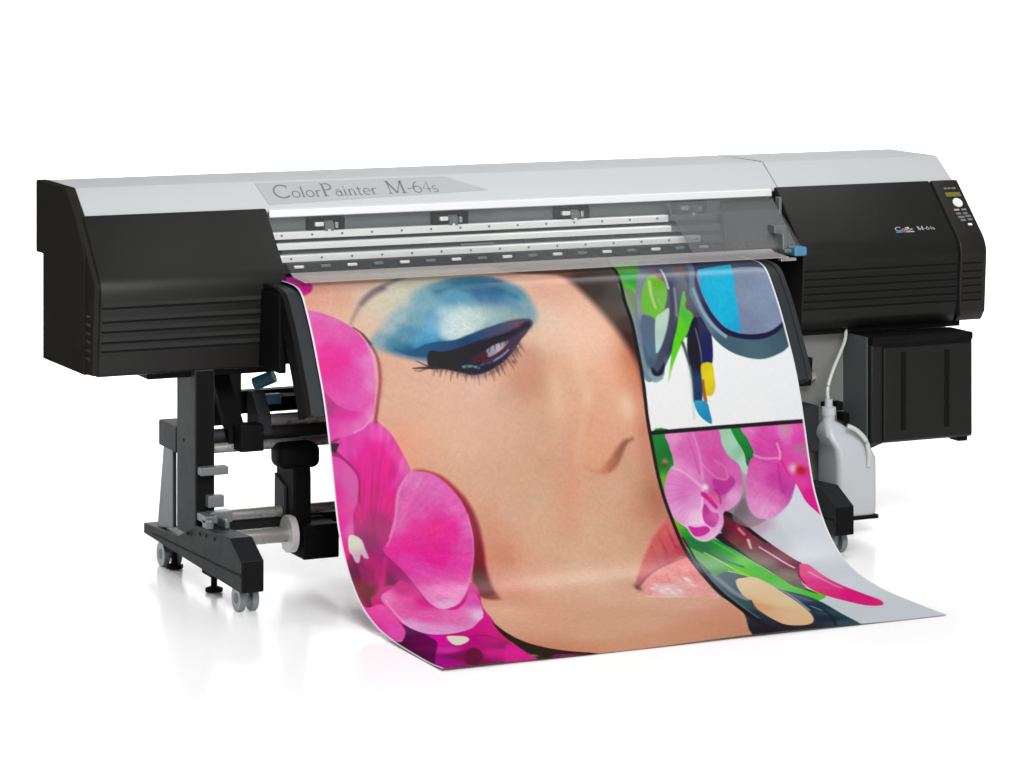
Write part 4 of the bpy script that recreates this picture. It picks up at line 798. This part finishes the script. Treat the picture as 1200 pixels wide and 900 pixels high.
def paint(u, v):
    C = np.zeros((len(u), 3), np.float32)
    g1 = fnoise(u, v, 5., 1) - .5; g2 = fnoise(u, v, 11., 2) - .5; g3 = fnoise(u, v, 60., 3) - .5
    for L in ART:
        k = L[0]
        if k == 'base':
            C[:] = fillcol(L[1], u, v, 45.) * (1 + .035 * g1 + .03 * g2 + .02 * g3)[:, None]; continue
        if k == 'b':
            (a, b), (rx, ry), col, al = L[1:]
            m = np.nonzero((abs(u - a) < 3 * rx) & (abs(v - b) < 3 * ry))[0]
            w = (al * np.exp(-.8 * (((u[m] - a) / rx) ** 2 + ((v[m] - b) / ry) ** 2)))[:, None]
            C[m] = C[m] * (1 - w) + w * np.array(col, np.float32); continue
        if k == 'p':
            pts, f, col, al, nz, vn, sh = L[1:]
            q = pts if sh else catmull(pts, 4, True)
        else:
            pts, w, f, col, al, sh = L[1:]
            q = pts if sh else catmull(pts, 5)
        pad = f + (max(w) if k == 'l' else 0); X = [p[0] for p in q]; Y = [p[1] for p in q]
        m = np.nonzero((u > min(X) - pad) & (u < max(X) + pad) & (v > min(Y) - pad) & (v < max(Y) + pad))[0]
        if not len(m): continue
        uu, vv = u[m], v[m]
        if k == 'p': sd = sdf(q, uu, vv)
        else:
            sd = np.full(len(m), 1e6, np.float32); N = len(q) - 1
            cum = [0.]
            for i in range(N): cum.append(cum[-1] + math.dist(q[i], q[i + 1]))
            for i in range(N):
                ax, ay = q[i]; ex, ey = q[i + 1][0] - ax, q[i + 1][1] - ay
                t = np.clip(((uu - ax) * ex + (vv - ay) * ey) / (ex * ex + ey * ey + 1e-9), 0, 1)
                pr = (cum[i] + t * (cum[i + 1] - cum[i])) / (cum[-1] + 1e-9); ww = np.interp(pr, np.linspace(0, 1, len(w)), w)
                sd = np.minimum(sd, np.hypot(uu - ax - t * ex, vv - ay - t * ey) - ww / 2)
        cov = np.clip(.5 - sd / f, 0, 1); cov = cov * cov * (3 - 2 * cov) * al
        c = fillcol(col, uu, vv)
        if k == 'p' and (nz or vn):
            mod = np.ones(len(m), np.float32)
            if nz: mod += nz * 1.6 * (g1[m] + g2[m])
            if vn:
                ang = np.arctan2(vv - vn[1], uu - vn[0]); rad = np.hypot(vv - vn[1], uu - vn[0])
                mod += vn[2] * 1.6 * (fnoise(ang * 26 + 100, rad * .02, 1., 7) - .5)
            c = c * mod[:, None]
        C[m] = C[m] * (1 - cov[:, None]) + cov[:, None] * c
    C *= (1 + .02 * g1)[:, None]
    edge = np.minimum(u, WID * 1000 - u); w = np.clip((7.5 - edge) / 3, 0, 1)[:, None]
    C = C * (1 - w) + w * np.array((238, 240, 242), np.float32)
    C = np.clip(C / 255., 0, 1)
    return np.maximum(np.where(C <= .04045, C / 12.92, ((C + .055) / 1.055) ** 2.4) * 1.012 - .012, 0)

def printed_sheet():
    prof = np.array(catmull(SHEET, 40)); seg = np.r_[0, np.cumsum(np.hypot(*np.diff(prof, axis=0).T))]
    NU, NV = 660, 820
    s = np.linspace(0, seg[-1], NV); yy = np.interp(s, seg, prof[:, 0]); zz = np.interp(s, seg, prof[:, 1])
    uu = np.linspace(0, WID, NU)
    U, V = np.meshgrid(uu, s)
    X = X0 + U; Y = np.repeat(yy[:, None], NU, 1); Z = np.repeat(zz[:, None], NU, 1)
    # the loose sheet is not perfectly flat: faint broad waves where it hangs free
    free = np.clip((V - .55) / .6, 0, 1) * np.clip((s[-1] - V) / .35, 0, 1)
    Y = Y + free * .004 * np.sin(U * 5.1 + .6) * np.sin(V * 2.4)
    Z = Z + .0035 * (1 + np.sin(U * 6.3 + 1.1)) * np.clip((V - (s[-1] - .14)) / .14, 0, 1) ** 2      # the cut end curls up a little
    co = np.stack([X, Y, Z], -1).reshape(-1, 3).astype(np.float32)
    me = bpy.data.meshes.new('printed_sheet'); n = NU * NV; nf = (NU - 1) * (NV - 1)
    me.vertices.add(n); me.vertices.foreach_set('co', co.ravel())
    i = np.arange(n).reshape(NV, NU); q = np.stack([i[:-1, :-1], i[1:, :-1], i[1:, 1:], i[:-1, 1:]], -1).reshape(-1).astype(np.int32)
    me.loops.add(nf * 4); me.loops.foreach_set('vertex_index', q)
    me.polygons.add(nf); me.polygons.foreach_set('loop_start', np.arange(0, nf * 4, 4, dtype=np.int32)); me.polygons.foreach_set('loop_total', np.full(nf, 4, np.int32))
    me.update(); me.polygons.foreach_set('use_smooth', np.ones(nf, bool))
    c = paint((U * 1000).ravel().astype(np.float32), (V * 1000).ravel().astype(np.float32))
    at = me.color_attributes.new('print', 'FLOAT_COLOR', 'POINT')
    at.data.foreach_set('color', np.c_[c, np.ones(n)].astype(np.float32).ravel())
    m = bpy.data.materials.new('printed_vinyl'); m.use_nodes = True; nt = m.node_tree; b = nt.nodes['Principled BSDF']
    a = nt.nodes.new('ShaderNodeVertexColor'); a.layer_name = 'print'
    mx = nt.nodes.new('ShaderNodeMix'); mx.data_type = 'RGBA'; mx.blend_type = 'MULTIPLY'; mx.inputs[0].default_value = 1
    mx.inputs[7].default_value = (PRINT, PRINT, PRINT, 1)
    nt.links.new(a.outputs[0], mx.inputs[6])
    nt.nodes.remove(b); df = nt.nodes.new('ShaderNodeBsdfDiffuse'); gl = nt.nodes.new('ShaderNodeBsdfGlossy'); gl.inputs['Roughness'].default_value = .28
    ms = nt.nodes.new('ShaderNodeMixShader'); ms.inputs[0].default_value = .05       # thin satin laminate
    nt.links.new(mx.outputs[2], df.inputs[0]); nt.links.new(df.outputs[0], ms.inputs[1]); nt.links.new(gl.outputs[0], ms.inputs[2])
    nt.links.new(ms.outputs[0], nt.nodes['Material Output'].inputs[0])
    me.materials.append(m)
    o = bpy.data.objects.new('printed_poster', me); COL.objects.link(o)
    o['label'] = 'long glossy colour poster of a face with pink orchids, curling down onto the floor'
    o['category'] = 'poster print'
    return o

# ------------------------------------------------------------------ light and camera
FLOOR_ALB, FLOOR_ROUGH, FLOOR_SPEC, PRINT = .93, .18, .25, .565
def area(name, loc, target, sx, sy, power, col=(1, 1, 1)):
    l = bpy.data.lights.new(name, 'AREA'); l.shape = 'RECTANGLE'; l.size = sx; l.size_y = sy; l.energy = power; l.color = col
    o = bpy.data.objects.new(name, l); COL.objects.link(o); o.location = loc
    o.rotation_euler = (Vector(target) - Vector(loc)).to_track_quat('-Z', 'Y').to_euler()
    return o
def lights():
    w = bpy.data.worlds.new('World'); SC.world = w; w.use_nodes = True
    bg = w.node_tree.nodes['Background']; bg.inputs[0].default_value = (1, 1, 1, 1); bg.inputs[1].default_value = WORLD
    area('key_softbox', (.2, -6.2, 5.1), (1.6, -.2, .6), 4.0, 3.0, KEY)
    area('top_softbox', (3.8, .3, 4.4), (3.8, .3, 0), 1.7, 1.4, TOP * 1.25)
    area('top_softbox', (1.25, -.45, 4.4), (1.25, -.45, 0), 1.2, .6, TOP * .5)
    area('front_fill', (-.5, -9.2, 2.0), (1.5, 0, .8), 3.0, 2.0, FILL)
    area('backdrop_light', (-1.5, 2.0, 5.2), (-1.5, 6.0, 4.2), 3.5, 1.5, BACK)
    area('backdrop_light', (5.0, 2.0, 5.2), (5.0, 6.0, 4.2), 3.5, 1.5, BACK)
WORLD, KEY, TOP, BACK, FILL = .29, 565, 33, 660, 262
def camera():
    c = bpy.data.cameras.new('camera'); o = bpy.data.objects.new('camera', c); COL.objects.link(o)
    c.sensor_width = 36; c.lens = 36 * 3650 / 1200; c.shift_y = -548 / 1200; c.clip_start = .1; c.clip_end = 200
    o.location = (-2.91, -9.47, 2.15); o.rotation_euler = (R(90), 0, -R(24.8)); SC.camera = o

setting(); printed_sheet(); lights(); camera()
SC.view_settings.view_transform = 'Standard'; SC.view_settings.look = 'None'; SC.view_settings.gamma = 1; SC.view_settings.exposure = 0
SC.cycles.max_bounces = 10; SC.cycles.transparent_max_bounces = 12
